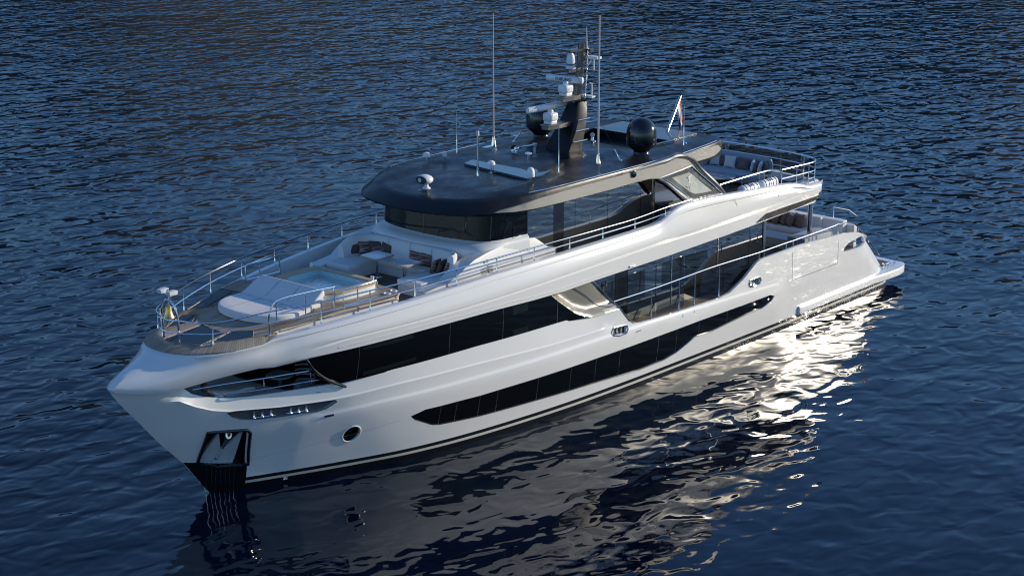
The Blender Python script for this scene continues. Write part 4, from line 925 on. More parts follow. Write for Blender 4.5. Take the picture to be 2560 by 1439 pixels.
# main-deck guard rail: walkway gate section and aft bulwark
mt = [(18.78, 3.60, 3.35), (16.66, 3.61, 3.34), (15.03, 3.61, 3.36), (14.12, 3.61, 3.38), (12.66, 3.61, 3.39), (10.20, 3.59, 3.34), (8.36, 3.56, 3.34), (7.86, 3.55, 3.33), (6.50, 3.52, 3.33), (5.07, 3.49, 3.33), (4.56, 3.47, 3.33), (3.56, 3.44, 3.18), (2.93, 3.43, 2.84), (1.55, 3.05, 2.02), (0.57, 2.99, 1.20)]
bm0 = None
for s in (1, -1):
    bm = NB(); tube(bm, smooth_path([(x, y*s, z) for x, y, z in mt], 4), .028, 8); mr_ = link('guard_rail', bm, STEEL, Y)
    for t, b in (((16.66, 3.61, 3.34), (16.65, 3.63, 2.24)), ((15.06, 3.61, 3.36), (15.00, 3.62, 2.19)), ((14.14, 3.61, 3.39), (14.09, 3.61, 2.19)), ((12.67, 3.61, 3.39), (12.61, 3.61, 2.24)), ((10.16, 3.59, 3.33), (10.14, 3.60, 2.98)), ((8.33, 3.56, 3.33), (8.31, 3.57, 2.98)), ((7.86, 3.55, 3.33), (7.84, 3.56, 2.96)), ((6.50, 3.52, 3.33), (6.46, 3.53, 2.95)), ((5.07, 3.49, 3.32), (5.03, 3.50, 2.95)), ((4.59, 3.47, 3.34), (4.55, 3.48, 2.95)), ((3.00, 3.43, 2.87), (2.96, 3.43, 2.63)), ((1.55, 3.05, 2.02), (1.74, 3.05, 1.97))):
        bm = NB(); T = Vector((t[0], t[1]*s, t[2])); B = Vector((t[0], t[1]*s, b[2]-.02)); tube(bm, [B, B.lerp(T, .1), B.lerp(T, .3), T], .02, 8, radii=[.04, .028, .02, .02]); link('stanchion', bm, STEEL, mr_)
    for a, b in ((18.0, 16.42), (16.38, 14.78), (13.8, 12.45), (12.4, 11.0)):
        P = [(a, hull_top(18.4)*0+max(2.33, 0)), (b, 2.33), (b, 3.42), (a, 3.42)]
        P = [(a, 2.75 if a > 17 else 2.34), (b, 2.30 if b > 12 else 3.0), (b, 3.40), (a, 3.40)]
        bm = NB(); r = [bm.verts.new((x, (hull_y(x, 3)-.14)*s, z)) for x, z in P]; bm.faces.new(r); link('glass_balustrade', bm, CLEAR, mr_, smooth=0)
# ================================================================ aft cockpit
bm = NB(); box(bm, 3.0, 5.2, -2.9, 2.9, 2.06, 2.50, .03); box(bm, 3.0, 3.35, -2.9, 2.9, 2.4, 3.12, .05); box(bm, 5.2, 7.0, -2.9, -2.2, 2.06, 2.50, .03); box(bm, 3.0, 7.0, -3.2, -2.85, 2.4, 3.05, .04); cs = link('cockpit_sofa', bm, WHITE2, Y, smooth=30)
bm = NB(); box(bm, 3.4, 4.3, -2.7, 2.0, 2.50, 2.68, .05); box(bm, 4.3, 6.9, -2.8, -2.15, 2.50, 2.68, .05); link('seat_cushion', bm, FAB, cs, smooth=40)
bm = NB(); box(bm, 3.36, 3.55, -2.7, 2.0, 2.66, 3.16, .06); link('back_cushion', bm, FAB, cs, smooth=40)
bm = NB(); box(bm, 4.2, 6.2, 2.2, 3.0, 2.06, 2.95, .03); link('cockpit_cabinet', bm, GREYD, Y, smooth=30)
for s in (1, -1):
    bm = NB(); tube(bm, [(5.5, 2.75*s, 2.2), (5.5, 2.75*s, 4.62)], .10, 16); link('roof_column', bm, STEEL, Y)
    bm = NB(); tube(bm, [(2.9, 2.2*s, 2.9), (2.9, 2.2*s, 3.5), (2.9, 2.9*s, 3.5), (2.9, 3.3*s, 3.3)], .022, 8); tube(bm, [(2.9, 2.2*s, 2.1), (2.9, 2.2*s, 2.95)], .022, 8); link('stair_handrail', bm, STEEL, Y)
bm = NB(); box(bm, 2.85, 3.05, -3.25, 3.25, .66, 2.95); link('cockpit_bulkhead', bm, WHITE2, Y, smooth=0)
for k in range(4):
    bm = NB(); box(bm, 1.35+.38*k, 2.9, 2.2, 3.15, .68+.34*k-.02, .68+.34*(k+1)); box(bm, 1.35+.38*k, 2.9, -3.15, -2.2, .68+.34*k-.02, .68+.34*(k+1)); link('boarding_steps', bm, WHITE2, Y, smooth=0)
pk = [('crumpled mocha pillow at the starboard end of the row on the cockpit sofa', -.35), ('mocha pillow second from the starboard end of the cockpit sofa row', .0), ('mocha pillow in the middle of the cockpit sofa row', .34), ('mocha pillow beside the wide light brown one on the cockpit sofa', .68), ('wide light brown pillow nearest the steel column on the cockpit sofa', 1.1)]
for i, (lab, y) in enumerate(pk): pillow(lab, (3.82+.05*(i % 2), y, 2.68), -35 if i < 4 else -15, 18, MOCHA, .55, .52 if i < 4 else .56, 6*(i % 2), group='brown pillows on the cockpit sofa', t=.24)
pillow('mocha pillow lying alone at the far forward end of the cockpit sofa', (4.3, -2.35, 2.68), 20, 30, MOCHA, .5, .45, group='brown pillows on the cockpit sofa', t=.22)

# ================================================================ hardtop
eh = [(25.25, 0), (25.22, .6), (25.12, 1.2), (24.92, 1.8), (24.6, 2.33), (24.1, 2.78), (23.4, 3.06), (22.6, 3.20), (21.5, 3.26), (20, 3.28), (18, 3.29), (16, 3.28), (14.5, 3.25), (13.6, 3.15), (12.7, 3.02), (11.9, 2.88), (11.45, 2.72), (11.2, 2.4), (11.05, 1.4), (11.0, 0)]
def rin(P, f): return [(x, max(0, y), z) for x, y, z in [f(x, y) for x, y in P]]
def fw(x): return sstep(21.5, 24.6, x)
def zt_roof(x): return 7.66-.15*sstep(22.3, 24.9, x)
R0 = rin(eh, lambda x, y: (x-.45*fw(x), y-.40*(y > 0), 7.16))
R1 = rin(eh, lambda x, y: (x-.02, y, 7.10 if x < 23 else 7.10+.03*fw(x)))
R1b = rin(eh, lambda x, y: (x, y+.005, 7.17+.02*fw(x)))
def rr_(dx, dy0, dy1, dz, extra=0):
    def f(x, y):
        nx = x-dx*fw(x)+(extra if x < 12 else 0); return (nx, y-(dy0+dy1*fw(x))*min(1, y/.8), zt_roof(nx)+dz)
    return rin(eh, f)
R2 = rr_(.36, .02, .16, -.10); R2b = rr_(.46, .05, .20, -.045); R3 = rr_(.60, .16, .22, -.005, .10)
def closed(P): return P+[(x, -y, z) for x, y, z in reversed(P[1:-1])]
bm = NB(); rings_loft(bm, [closed(P) for P in (R0, R1, R1b, R2, R2b, R3)])
def roof_z(x, y):
    z = zt_roof(x)-.005; e = sstep(3.0, 2.3, abs(y))
    z += .05*e*sstep(24.6, 23.2, x)*sstep(11.2, 12, x)
    z += .09*sstep(1.95, 1.65, abs(y))*sstep(21.2, 19.6, x)*sstep(15.2, 16.0, x)       # raised spine
    for s in (1, -1): z += .05*math.exp(-((abs(y)-2.35)/.16)**2)*sstep(22.9, 21.5, x)*sstep(16.5, 18, x)*0+.035*math.exp(-((abs(y)-2.3-.1*(x-20))/.13)**2)*sstep(24.2, 23.2, x)*sstep(19, 21, x)
    z -= .035*sstep(2.0, 1.7, abs(y))*sstep(24.2, 23.7, x)*sstep(20.8, 21.2, x)
    return z
well = [(15.2, -1.75), (15.2, 1.75), (13.2, 1.75), (13.2, -1.75)]
inner = [(x, y) for x, y, z in closed(R3)]
skin(bm, inner, lambda x, y: Vector((x, y, roof_z(x, y) if inside((x, y), [(q[0]*.999+.01, q[1]*.97) for q in inner]) else zt_roof(x)-.005)), [well], grid=.32)
A = [bm.verts.new((x, y, 7.62)) for x, y in well]
wz = [bm.verts.new((x, y, roof_z(x, y))) for x, y in well]; wb2 = [bm.verts.new((x, y, 7.42)) for x, y in well]
for i in range(4): j = (i+1) % 4; bm.faces.new((wz[i], wz[j], wb2[j], wb2[i]))
bm.faces.new(wb2)
for v in A: bm.verts.remove(v)
bm2 = bm; bmesh.ops.remove_doubles(bm, verts=bm.verts, dist=.002)
roof = link('hardtop_roof', bm, ROOF, Y, smooth=28)
bm = NB(); prism(bm, [(x, y) for x, y, z in closed(R0)], 7.14, 7.18); link('hardtop_ceiling', bm, DARKP, roof, smooth=0)
# sliding roof panel and aft panel
bm = NB(); P = [(20.95, -1.10), (20.42, -1.26), (19.88, -1.13), (20.44, 1.28), (20.49, 1.67), (19.89, 1.81), (20.71, 2.06), (21.32, 1.99)]; skin(bm, P, lambda x, y: Vector((x, y, 7.755)), grid=.5, off=(0, 0, -.07)); link('sunroof_panel', bm, BLUEP, roof, smooth=0)
bm = NB(); box(bm, 11.6, 13.3, -1.7, 1.7, 7.70, 7.735, .01); link('aft_roof_panel', bm, mat('satin_dark_panel', (.05, .052, .055), .22, coat=.4), roof, smooth=0)
bm = NB(); tube(bm, [(15.25, 1.8, 7.74), (13.3, 1.9, 7.76), (12.9, 1.6, 7.76)], .035, 6); link('well_coaming', bm, BLUEP, roof)
for s in (1, -1):
    bm = NB(); tube(bm, [Vector((x, (y-.055)*s, z+.028)) for x, y, z in R2b[7:16]], .013, 6); link('roof_edge_trim', bm, STEEL, roof)
# champagne side fascia running into the aft leg
yf = 3.31
fas_out = [(23.9, 7.22), (23.2, 7.17), (22.3, 7.14), (21.0, 7.13), (19.0, 7.12), (17.2, 7.13)]+[(16.49, 7.12), (15.95, 7.03), (15.56, 6.84), (15.18, 6.57), (14.86, 6.30), (14.60, 6.12), (14.17, 5.97), (13.67, 5.88), (12.40, 5.84)]+[(12.35, 5.89), (12.82, 6.24), (13.28, 6.60), (13.74, 6.97), (13.93, 7.18), (14.19, 7.36), (14.51, 7.48), (14.96, 7.57)]+[(15.6, 7.50), (17, 7.50), (19, 7.50), (21, 7.49), (22.2, 7.44), (23.1, 7.34), (23.7, 7.27)]
gl_out = [(15.86, 7.04), (14.03, 7.14), (13.89, 7.05), (12.44, 5.94), (13.58, 5.93), (14.01, 5.97), (14.34, 6.09), (14.90, 6.47), (15.31, 6.77)]
def yfas(x, z):
    if x > 22.4: return 3.02 + (3.215-3.02)*sstep(24.0, 22.4, x)+.02
    return 3.235+.07*sstep(22.4, 20, x)+.20*sstep(7.2, 5.9, z)*sstep(16.5, 14.5, x)
def roof_side_y(x):
    P = [(a[0], a[1]) for a in eh]
    for (x0, y0), (x1, y1) in zip(P, P[1:]):
        if x1 <= x <= x0: return y0+(y1-y0)*(x0-x)/(x0-x1)
    return 3.0
def yfas(x, z): return roof_side_y(max(x, 14.2))+.03+.20*sstep(7.1, 5.9, z)*sstep(16.6, 14.6, x)
for s in (1, -1):
    bm = NB(); skin(bm, fas_out, lambda x, z: Vector((x, yfas(x, z)*s, z)), [gl_out], grid=.25, off=(0, -.10*s, 0)); fa = link('side_fascia', bm, CHAMP, Y, smooth=30)
    bm = NB(); skin(bm, offset_poly(gl_out, .015), lambda x, z: Vector((x, (yfas(x, z)-.04)*s, z)), grid=.4, off=(0, -.02*s, 0)); gp = link('wing_glass', bm, SKYPAINT, fa, smooth=0)
    ing = offset_poly(gl_out, -.20)
    bm = NB(); skin(bm, offset_poly(gl_out, .01), lambda x, z: Vector((x, (yfas(x, z)-.02)*s, z)), [ing], grid=.25); link('glass_border', bm, mat('smoked_border', (.10, .10, .09), .15, coat=.3), fa, smooth=0)
    bm = NB(); tube(bm, [Vector((x, (yfas(x, z)+.004)*s, z)) for x, z in dens(gl_out, .3)], .018, 6, closed=True); link('glass_trim', bm, STEEL, fa)
    # black inner return of the leg and its upper edge moulding
    pts = [(15.95, 7.03), (15.56, 6.84), (15.18, 6.57), (14.86, 6.30), (14.60, 6.12)]
    bm = NB(); tube(bm, [Vector((x+.07, (yfas(x, z)-.06)*s, z-.03)) for x, z in pts], .07, 8); link('leg_inner_edge', bm, GLOSSB, fa)
    up = [(17.5, 7.53), (16.2, 7.56), (15.3, 7.57)]+[(14.97, 7.64), (14.46, 7.57), (14.10, 7.46), (13.76, 7.25), (13.52, 7.00), (13.03, 6.60), (12.62, 6.25), (12.20, 5.85)]
    bm = NB(); up_ = chaikin(up, 2, False); tube(bm, [Vector((x, (yfas(x, z)-.10)*s, z)) for x, z in up_], .10, 10, radii=[.03+.08*min(1, k/8) for k in range(len(up_))]); link('leg_top_moulding', bm, mat('blue_grey_metallic', (.10, .11, .125), .25, metal=.3, coat=.4), fa)
    q = (17.41, 7.44); bm = NB(); lathe(bm, [(0, .05), (.09, .05), (.12, .03), (.125, 0)], (q[0], 3.33*s, q[1]), 20, axis=(0, s, 0)); o = link('navigation_light', bm, GLOSSB, fa); 
    bm = NB(); box(bm, q[0]-.10, q[0]-.03, (3.34 if s > 0 else -3.40), (3.40 if s > 0 else -3.34), q[1]-.08, q[1]+.08, .01); link('light_lens', bm, STEEL, o)
# the aft wings of the roof (pale side faces)
for s in (1, -1):
    P = [(14.51, 7.64), (13.32, 7.61), (11.97, 7.52), (11.69, 7.34), (11.84, 7.28), (12.27, 7.19), (12.94, 7.20), (13.79, 7.24)]
    bm = NB(); skin(bm, P, lambda x, z: Vector((x, (roof_side_y(max(11.3, x))+.03)*s, z)), grid=.3, off=(0, -.05*s, 0)); link('roof_wing_side', bm, CHAMP, Y, smooth=30)
# emblem on the wing glass
g0 = (14.17, 3.44, 6.70); g1 = (14.07, 3.46, 6.51)
for s in (1,):
    Mx = Matrix.Translation((g1[0]+.05, yfas(g1[0], g1[2])+.0, g1[2]-.02)) @ Matrix.Rotation(R(180), 4, 'Z') @ Matrix.Rotation(R(90), 4, 'X')
    text_mesh('glass_lettering', 'MAJESTY', .155, Mx, WPLAST, Y)
    bm = NB(); x0, z0 = g0[0], g0[2]+.02; yy = yfas(x0, z0)+.0
    for P in ([(-.10, .10), (.02, .10), (.02, .06), (-.10, .06)], [(.02, .10), (.10, .16), (.10, .09), (.02, .05)], [(-.04, .06), (.0, .06), (-.01, -.10), (-.03, -.10)], [(-.08, -.10), (.04, -.10), (.04, -.13), (-.08, -.13)]):
        bm.faces.new([bm.verts.new((x0-u, yy, z0+v)) for u, v in P])
    link('emblem', bm, WPLAST, Y, smooth=0)
# ---------------------------------------------------------------- satellite domes
for s in (1, -1):
    c = (15.62, 2.26*s, 7.62)
    bm = NB(); lathe(bm, [(.34, -.02), (.34, .03), (.28, .10), (.26, .16), (.30, .20)], c, 32); d = link('satellite_dome', bm, GLOSSB, Y)
    bm = NB(); lathe(bm, [(0, .18), (.26, .18), (.50, .40), (.525, .46), (.525, .80), (.50, .95), (.44, 1.09), (.34, 1.21), (.22, 1.29), (.10, 1.33), (0, 1.335)], c, 40); link('radome', bm, mat('black_radome', (.010, .011, .013), .16, coat=.5), d, smooth=30)
    bm = NB(); lathe(bm, [(.62, .0), (.60, .02), (.40, .05), (.33, .05)], c, 28); link('dome_plinth', bm, BLUEP if 0 else ROOF, d)
# ---------------------------------------------------------------- whips, masts and small roof fittings
def whip(name, x, y, z0, z1, r0, r1, basew=.0, mm=STEEL, lab=None):
    bm = NB(); zs = [z0, z0+.02, z0+.25, z0+.26, z0+(z1-z0)*.55, z1]
    tube(bm, [(x, y, z) for z in zs], r0, 8, radii=[r0*1.6, r0*1.4, r0*1.3, r0, (r0+r1)/2, r1])
    if basew: lathe(bm, [(0, 0), (basew, 0), (basew, .025), (0, .03)], (x, y, z0-.01), 20)
    return link(name, bm, mm, Y)
GFR = mat('whip_fibreglass', (.60, .55, .53), .35)
w = whip('whip_antenna', 17.82, 2.12, 7.68, (17.90, 2.12, 12.66)[2], .036, .026, 0, GFR)
w2 = whip('whip_antenna', 17.95, -2.45, 7.68, (17.86, -2.45, 12.33)[2], .030, .014, 0, GFR)
for x, y in ((17.82, 2.12), (17.95, -2.45)):
    bm = NB(); lathe(bm, [(.0, .0), (.10, .0), (.09, .10), (.05, .32), (.05, .36)], (x, y, 7.68), 14); box(bm, x-.02, x+.42, y-.15, y+.12, 7.68, 7.70); link('whip_base', bm, STEEL, Y)
whip('short_antenna', 19.9, 2.14, 7.68, (19.90, 2.14, 9.24)[2], .018, .010, .13)
whip('short_antenna', 19.9, -2.40, 7.68, (19.94, -2.40, 9.20)[2], .014, .008, .13)
whip('short_antenna', 13.5, 2.50, 7.66, (13.45, 2.50, 9.11)[2], .020, .010, .12)
whip('light_pole', 21.77, .25, 7.64, (21.78, 0.25, 9.15)[2], .034, .034, .13)
bm = NB(); z = (21.78, 0.25, 9.15)[2]; lathe(bm, [(0, z), (.05, z), (.055, z-.02), (.055, z-.16), (.04, z-.17)], (21.77, .25, 0), 14); link('masthead_light', bm, LGREY, Y)
def mush(x, y, z0, h, r, dome):
    bm = NB(); tube(bm, [(x, y, z0), (x, y, z0+h)], .022, 8); lathe(bm, [(0, 0), (.11, 0), (.11, .02), (0, .03)], (x, y, z0-.005), 20); o = link('gps_antenna', bm, STEEL, Y)
    bm = NB(); zz = z0+h
    prof = [(0, 0), (r, 0), (r*1.03, .04), (r*.9, .10), (r*.5, .135), (0, .14)] if not dome else [(0, 0), (r, 0), (r*1.03, .04), (r, .14), (r*.85, .23), (r*.5, .29), (0, .31)]
    lathe(bm, prof, (x, y, zz), 24); link('antenna_cap', bm, WPLAST, o)
mush(21.16, .30, 7.66, .28, .13, False); mush(21.45, 2.26, 7.62, .26, .13, True); mush(21.45, -2.36, 7.62, .27, .13, False)
def flood(x, y, z, ang):
    bm = NB(); lathe(bm, [(0, 0), (.11, 0), (.10, .03), (0, .04)], (x, y, z), 16); tube(bm, [(x, y, z), (x, y, z+.10), (x+.03, y, z+.16)], .02, 6); o = link('floodlight', bm, STEEL, Y)
    bm = NB(); lathe(bm, [(0, -.05), (.075, -.05), (.085, .03), (.07, .04), (0, .04)], (x+.03, y, z+.24), 20, axis=(math.cos(ang), math.sin(ang), .25)); link('lamp_head', bm, LGREY, o)
flood(20.85, -2.05, 7.66, .6); flood(20.84, 1.95, 7.66, .6); flood(14.95, -.4, 7.66, .6)
bm = NB(); tube(bm, [(19.45, .42, 7.75), (19.45, .42, 8.08)], .015, 6); tube(bm, [(19.5, .52, 7.75), (19.5, .52, 8.08)], .015, 6); box(bm, 19.40, 19.55, .38, .56, 8.05, 8.10); link('vent_hoop', bm, STEEL, Y)
# searchlight at the front of the roof
bm = NB(); lathe(bm, [(.30, -.02), (.28, .02), (.16, .05)], (24.0, .05, 7.52), 24); link('searchlight_base', bm, GLOSSB, Y); sl_ = COL.objects[-1]
bm = NB(); lathe(bm, [(0, 0), (.13, 0), (.14, .03), (.07, .08), (.06, .16), (.09, .2)], (24.0, .05, 7.58), 24)
rg = []
for k in range(9):
    u = k/8; xx = .22-.46*u; ry = [.24, .27, .28, .28, .27, .245, .21, .15, .04][k]; rz = [.135, .155, .165, .165, .16, .145, .12, .085, .02][k]
    rg.append([(24.02+xx, .05+ry*math.cos(a), 7.90+rz*math.sin(a)) for a in [2*math.pi*j/24 for j in range(24)]])
rings_loft(bm, rg, False, True); sp2 = link('searchlight', bm, WPLAST, Y, smooth=60, recalc=True)
bm = NB(); rings_loft(bm, [[(24.235+.0-.02*k, .05+(.215-.01*k)*math.cos(a), 7.90+(.115-.005*k)*math.sin(a)) for a in [2*math.pi*j/24 for j in range(24)]] for k in range(2)], True, True); link('searchlight_glass', bm, GLOSSB, sp2)
bm = NB(); lathe(bm, [(0, 0), (.05, 0), (.07, .10), (0, .10)], (24.16, .0, 7.90), 16, axis=(1, 0, 0)); link('searchlight_lamp', bm, LGREY, sp2)
# horn
bm = NB(); lathe(bm, [(.02, 0), (.03, .12), (.05, .26), (.10, .38), (.16, .44), (.165, .45), (.09, .38), (.03, .2)], (18.35, -.72, 7.98), 24, axis=(.92, -.05, -.12)); tube(bm, [(18.0, -.6, 7.98), (18.4, -.72, 7.98)], .03, 8); lathe(bm, [(0, 0), (.09, 0), (.05, .05), (.05, .18), (.09, .2), (.09, .3), (0, .32)], (17.95, -.55, 7.74), 16); link('horn', bm, STEEL, Y)
bm = NB(); lathe(bm, [(.0, 0), (.06, 0), (.07, .08), (.05, .2), (.0, .3)], (15.55, .05, 7.75), 14); link('vent_cowl', bm, STEEL, Y)
# ================================================================ radar mast
def mp(px, y=0): return None
bm = NB()
prof = [  # (front x, rear x, half width, z)
    (17.62, 16.75, .56, 7.66), (17.42, 16.62, .52, 7.95), (17.05, 16.40, .45, 8.45), (16.80, 16.22, .38, 8.85), (16.66, 16.12, .30, 9.15), (16.50, 16.06, .20, 9.40)]
rings_loft(bm, [[(f_, -w_*.85, z), (f_-.10, -w_, z), (r_+.05, -w_, z), (r_, -w_*.8, z), (r_, w_*.8, z), (r_+.05, w_, z), (f_-.10, w_, z), (f_, w_*.85, z)] for f_, r_, w_, z in prof], False, True)
mast = link('radar_mast', bm, mat('satin_black_mast', (.010, .011, .013), .38, spec=.3), Y, smooth=30)
bm = NB(); tube(bm, [(16.42, 0, 9.2), (16.22, 0, 10.2), (16.12, 0, 11.34)], .14, 12, radii=[.16, .15, .13]); link('mast_pole', bm, DARKP, mast)
bm = NB(); tube(bm, [(16.02, .06, 8.2), (16.08, .10, 9.3), (16.0, .13, 10.2), (15.95, .13, 11.2)], .022, 6); link('mast_ladder', bm, STEEL, mast)
for z in (8.1, 8.45, 8.8):
    bm = NB(); d_ = (z-8.1)*.16; tube(bm, [(17.2-d_*3.3, .56-d_, z), (16.5-d_*2.6, .58-d_, z)], .02, 6); link('mast_rung', bm, STEEL, mast)
def arm(x0, x1, y0, y1, z, t=.09, w=.14, m=None):
    bm = NB(); P = [(x0, y0-w), (x0+.1, y0), (x0, y0+w), (x1, y1+w*.7), (x1, y1-w*.7)]; prism(bm, P, z-t, z); return link('mast_arm', bm, m or CHAMP, mast, smooth=0)
def radar(zp, cxp, bar_a, bar_b, housing_z, text=None):
    z = housing_z
    x, y = cxp
    bm = NB(); prism(bm, [(x+.30, y-.14), (x+.30, y+.14), (x-.2, y+.22), (16.2, .16), (16.2, -.16), (x-.2, y-.22)], zp-.14, zp); prism(bm, [(x+.32, y-.2), (x+.32, y+.2), (x-.28, y+.24), (x-.28, y-.24)], zp-.01, zp+.02); link('radar_platform', bm, mat('dark_champagne', (.17, .165, .15), .35, metal=.2), mast, smooth=0)
    bm = NB(); box(bm, x-.17, x+.17, y-.17, y+.17, zp+.02, zp+.14, .04); box(bm, x-.22, x+.22, y-.20, y+.20, zp+.12, zp+.42, .10); lathe(bm, [(.10, 0), (.10, .08), (.07, .12)], (x, y, zp+.40), 16); h = link('radar_housing', bm, WPLAST, mast, smooth=40)
    a, b = Vector(bar_a), Vector(bar_b); bm = NB(); d = (b-a).normalized(); nn = Vector((-d.y, d.x, 0)); rg = []
    for t in (0, .01, .5, .99, 1):
        p = a.lerp(b, t); k = .85 if t in (0, 1) else 1; rg.append([p+nn*.085*k*math.cos(q)+Vector((0, 0, .115*k*math.sin(q))) for q in [2*math.pi*j/14 for j in range(14)]])
    rings_loft(bm, rg, True, True); bar = link('radar_scanner', bm, WPLAST, mast, smooth=50)
    return h, bar, (a+b)/2, d
zA = 9.55; zB = 8.78
hA = radar(9.60, ((17.00, 9.76)[0]-.02, 0), (16.76, -1.04, 10.12), (16.49, 0.36, 10.12), 9.7)
cB = (17.78, 8.92)[0]
hB = radar(8.74, (cB, 0), (18.48, -0.44, 9.26), (16.21, -0.34, 9.26), 8.9)
BLUET = mat('blue_lettering', (.01, .04, .14), .5)
for (h, bar, c, d), s_ in ((hA, 1),):
    nn = Vector((-d.y, d.x, 0)); nn = nn if nn.dot(Vector((1, .9, 0))) > 0 else -nn
    ez = nn; ex = Vector((0, 0, 1)).cross(ez).normalized(); ey = Vector((0, 0, 1))
    Mx = Matrix((( ex.x, ey.x, ez.x, (c+nn*.09).x), (ex.y, ey.y, ez.y, (c+nn*.09).y), (ex.z, ey.z, ez.z, c.z), (0, 0, 0, 1)))
    text_mesh('scanner_lettering', 'FURUNO', .155, Mx, BLUET, mast, .006)
# upper mast fittings
bm = NB(); prism(bm, [(16.95, -.12), (16.95, .12), (16.1, .1), (16.1, -.1)], 10.42, 10.52); prism(bm, [(16.1, -.4), (16.1, .5), (15.95, .5), (15.95, -.4)], 10.40, 10.44); link('mast_arm', bm, DARKP, mast, smooth=0)
bm = NB(); lathe(bm, [(0, 0), (.17, 0), (.17, .06), (.145, .08), (.15, .3), (.13, .44), (.08, .53), (0, .56)], (16.72, 0, 10.53), 24); link('tv_dome', bm, WPLAST, mast)
bm = NB(); lathe(bm, [(.152, .12), (.153, .18)], (16.72, 0, 10.53), 24); link('dome_band', bm, LGREY if 0 else SEAM, mast)
bm = NB(); tube(bm, [(15.98, .42, 10.42), (15.98, .42, 10.85)], .03, 8); tube(bm, [(16.05, .15, 10.5), (15.98, .35, 10.82)], .025, 6); box(bm, 15.86, 16.12, .18, .68, 10.82, 10.92, .03); link('wind_sensor', bm, WPLAST, mast)
bm = NB(); prism(bm, [(16.85, -.10), (16.85, .10), (16.05, .16), (16.05, -.16)], 11.10, 11.18); box(bm, 15.95, 16.1, -.1, .40, 11.10, 11.15); link('mast_arm', bm, DARKP, mast, smooth=0)
bm = NB(); tube(bm, [(16.02, .12, 11.15), (16.02, .12, 11.2), (16.02, .12, 11.45), (16.02, .12, (16.03, 0.12, 11.90)[2])], .02, 8, radii=[.04, .04, .03, .012]); link('top_antenna', bm, GFR, mast)
bm = NB(); tube(bm, [(16.0, .36, 9.55), (16.0, .36, 9.95), (16.05, .30, 9.98)], .03, 8); box(bm, 15.9, 16.1, -.35, .45, 9.48, 9.53); link('loudhailer', bm, WPLAST, mast)
bm = NB(); prism(bm, [(16.9, -.1), (16.9, .1), (16.0, .35), (15.9, .3), (16.0, -.1)], 9.40, 9.45); link('mast_arm', bm, GLOSSB, mast, smooth=0)
# mast stays
for s in (1, -1):
    for a, b in (((16.6, 0, 10.4), (16.95, 2.4*s, 7.70)), ((16.2, 0, 10.4), (13.2, 2.35*s, 7.70))):
        bm = NB(); tube(bm, [(a[0], .1*s, a[2]), b], .006, 5); link('mast_stay', bm, mat('stay_wire', (.04, .04, .045), .4, metal=.6), mast)
        bm = NB(); d = (Vector(a)-Vector(b)).normalized(); tube(bm, [Vector(b), Vector(b)+d*.1, Vector(b)+d*.45], .02, 6); lathe(bm, [(0, 0), (.07, 0), (.06, .02), (0, .03)], b, 10); link('stay_fitting', bm, STEEL, mast)

# ================================================================ upper aft deck
for s in (1, -1):
    # coaming and tray beside the bulwark
    bm = NB(); prism(bm, [(12.3, 2.98*s), (12.3, 3.10*s), (8.3, 3.10*s), (8.3, 2.98*s)], 4.86, 5.62); prism(bm, [(12.3, 3.08*s), (12.3, 3.5*s), (8.3, 3.5*s), (8.3, 3.08*s)], 4.86, 5.50); link('raft_tray', bm, WHITE2, Y, smooth=0)
    bm = NB(); prism(bm, [(8.35, 3.0*s), (8.35, 3.46*s), (5.9, 3.30*s), (5.75, 2.8*s)], 4.86, 5.30); link('deck_shelf', bm, WHITE2, Y, smooth=0)
    P = [(12.02, 3.05, 6.10), (10.6, 3.04, 6.11), (9.23, 3.04, 6.11), (8.75, 3.10, 6.11), (8.65, 3.36, 6.11)]
    bm = NB(); tube(bm, smooth_path([(x, y*s, z) for x, y, z in P], 3), .036, 8); ir = link('inner_rail', bm, STEEL, Y)
    for x, y, z in [(11.9, 3.05, 6.1), (10.6, 3.04, 6.1), (9.5, 3.04, 6.1), (9.2, 3.04, 6.1)]:
        bm = NB(); tube(bm, [(x, y*s, z), (x, y*s, 5.60)], .022, 8); link('stanchion', bm, STEEL, ir)
    T = [(8.60, 3.42, 6.13), (7.6, 3.42, 6.10), (6.75, 3.40, 6.07), (6.25, 3.34, 6.06), (5.85, 3.05, 6.06), (5.62, 2.4, 6.06), (5.45, 1.3, 6.06), (5.42, 0, 6.06)]
    bm = NB(); tube(bm, smooth_path([(x, y*s, z) for x, y, z in T], 4), .034, 8); orl = link('stern_rail', bm, STEEL, Y)
    bm = NB(); tube(bm, smooth_path([(x, y*s, z-.34) for x, y, z in T], 4), .022, 6); link('mid_rail', bm, STEEL, orl)
    bm = NB(); tube(bm, smooth_path([(x, y*s, z-.60) for x, y, z in T[2:]], 4), .018, 6); link('low_rail', bm, STEEL, orl)
    for x, y, z, zb in [(8.6, 3.42, 6.13, 5.5), (7.6, 3.42, 6.1, 5.4), (6.75, 3.40, 6.07, 5.22), (6.2, 3.32, 6.06, 5.2), (5.62, 2.4, 6.06, 5.2), (5.45, 1.3, 6.06, 5.2)]:
        bm = NB(); tube(bm, [(x, y*s, z), (x, y*s, zb)], .024, 8); link('stanchion', bm, STEEL, orl)
bm = NB(); prism(bm, [(6.4, -3.35), (6.4, 3.35), (6.0, 3.4), (5.5, 2.9), (5.25, 1.4), (5.2, 0), (5.25, -1.4), (5.5, -2.9), (6.0, -3.4)], 4.62, 5.20); link('stern_coaming', bm, WHITE2, Y, smooth=0)
bm = NB()
gp = [(6.2, 3.3), (5.82, 3.02), (5.6, 2.4), (5.43, 1.3), (5.40, 0), (5.43, -1.3), (5.6, -2.4), (5.82, -3.02), (6.2, -3.3)]
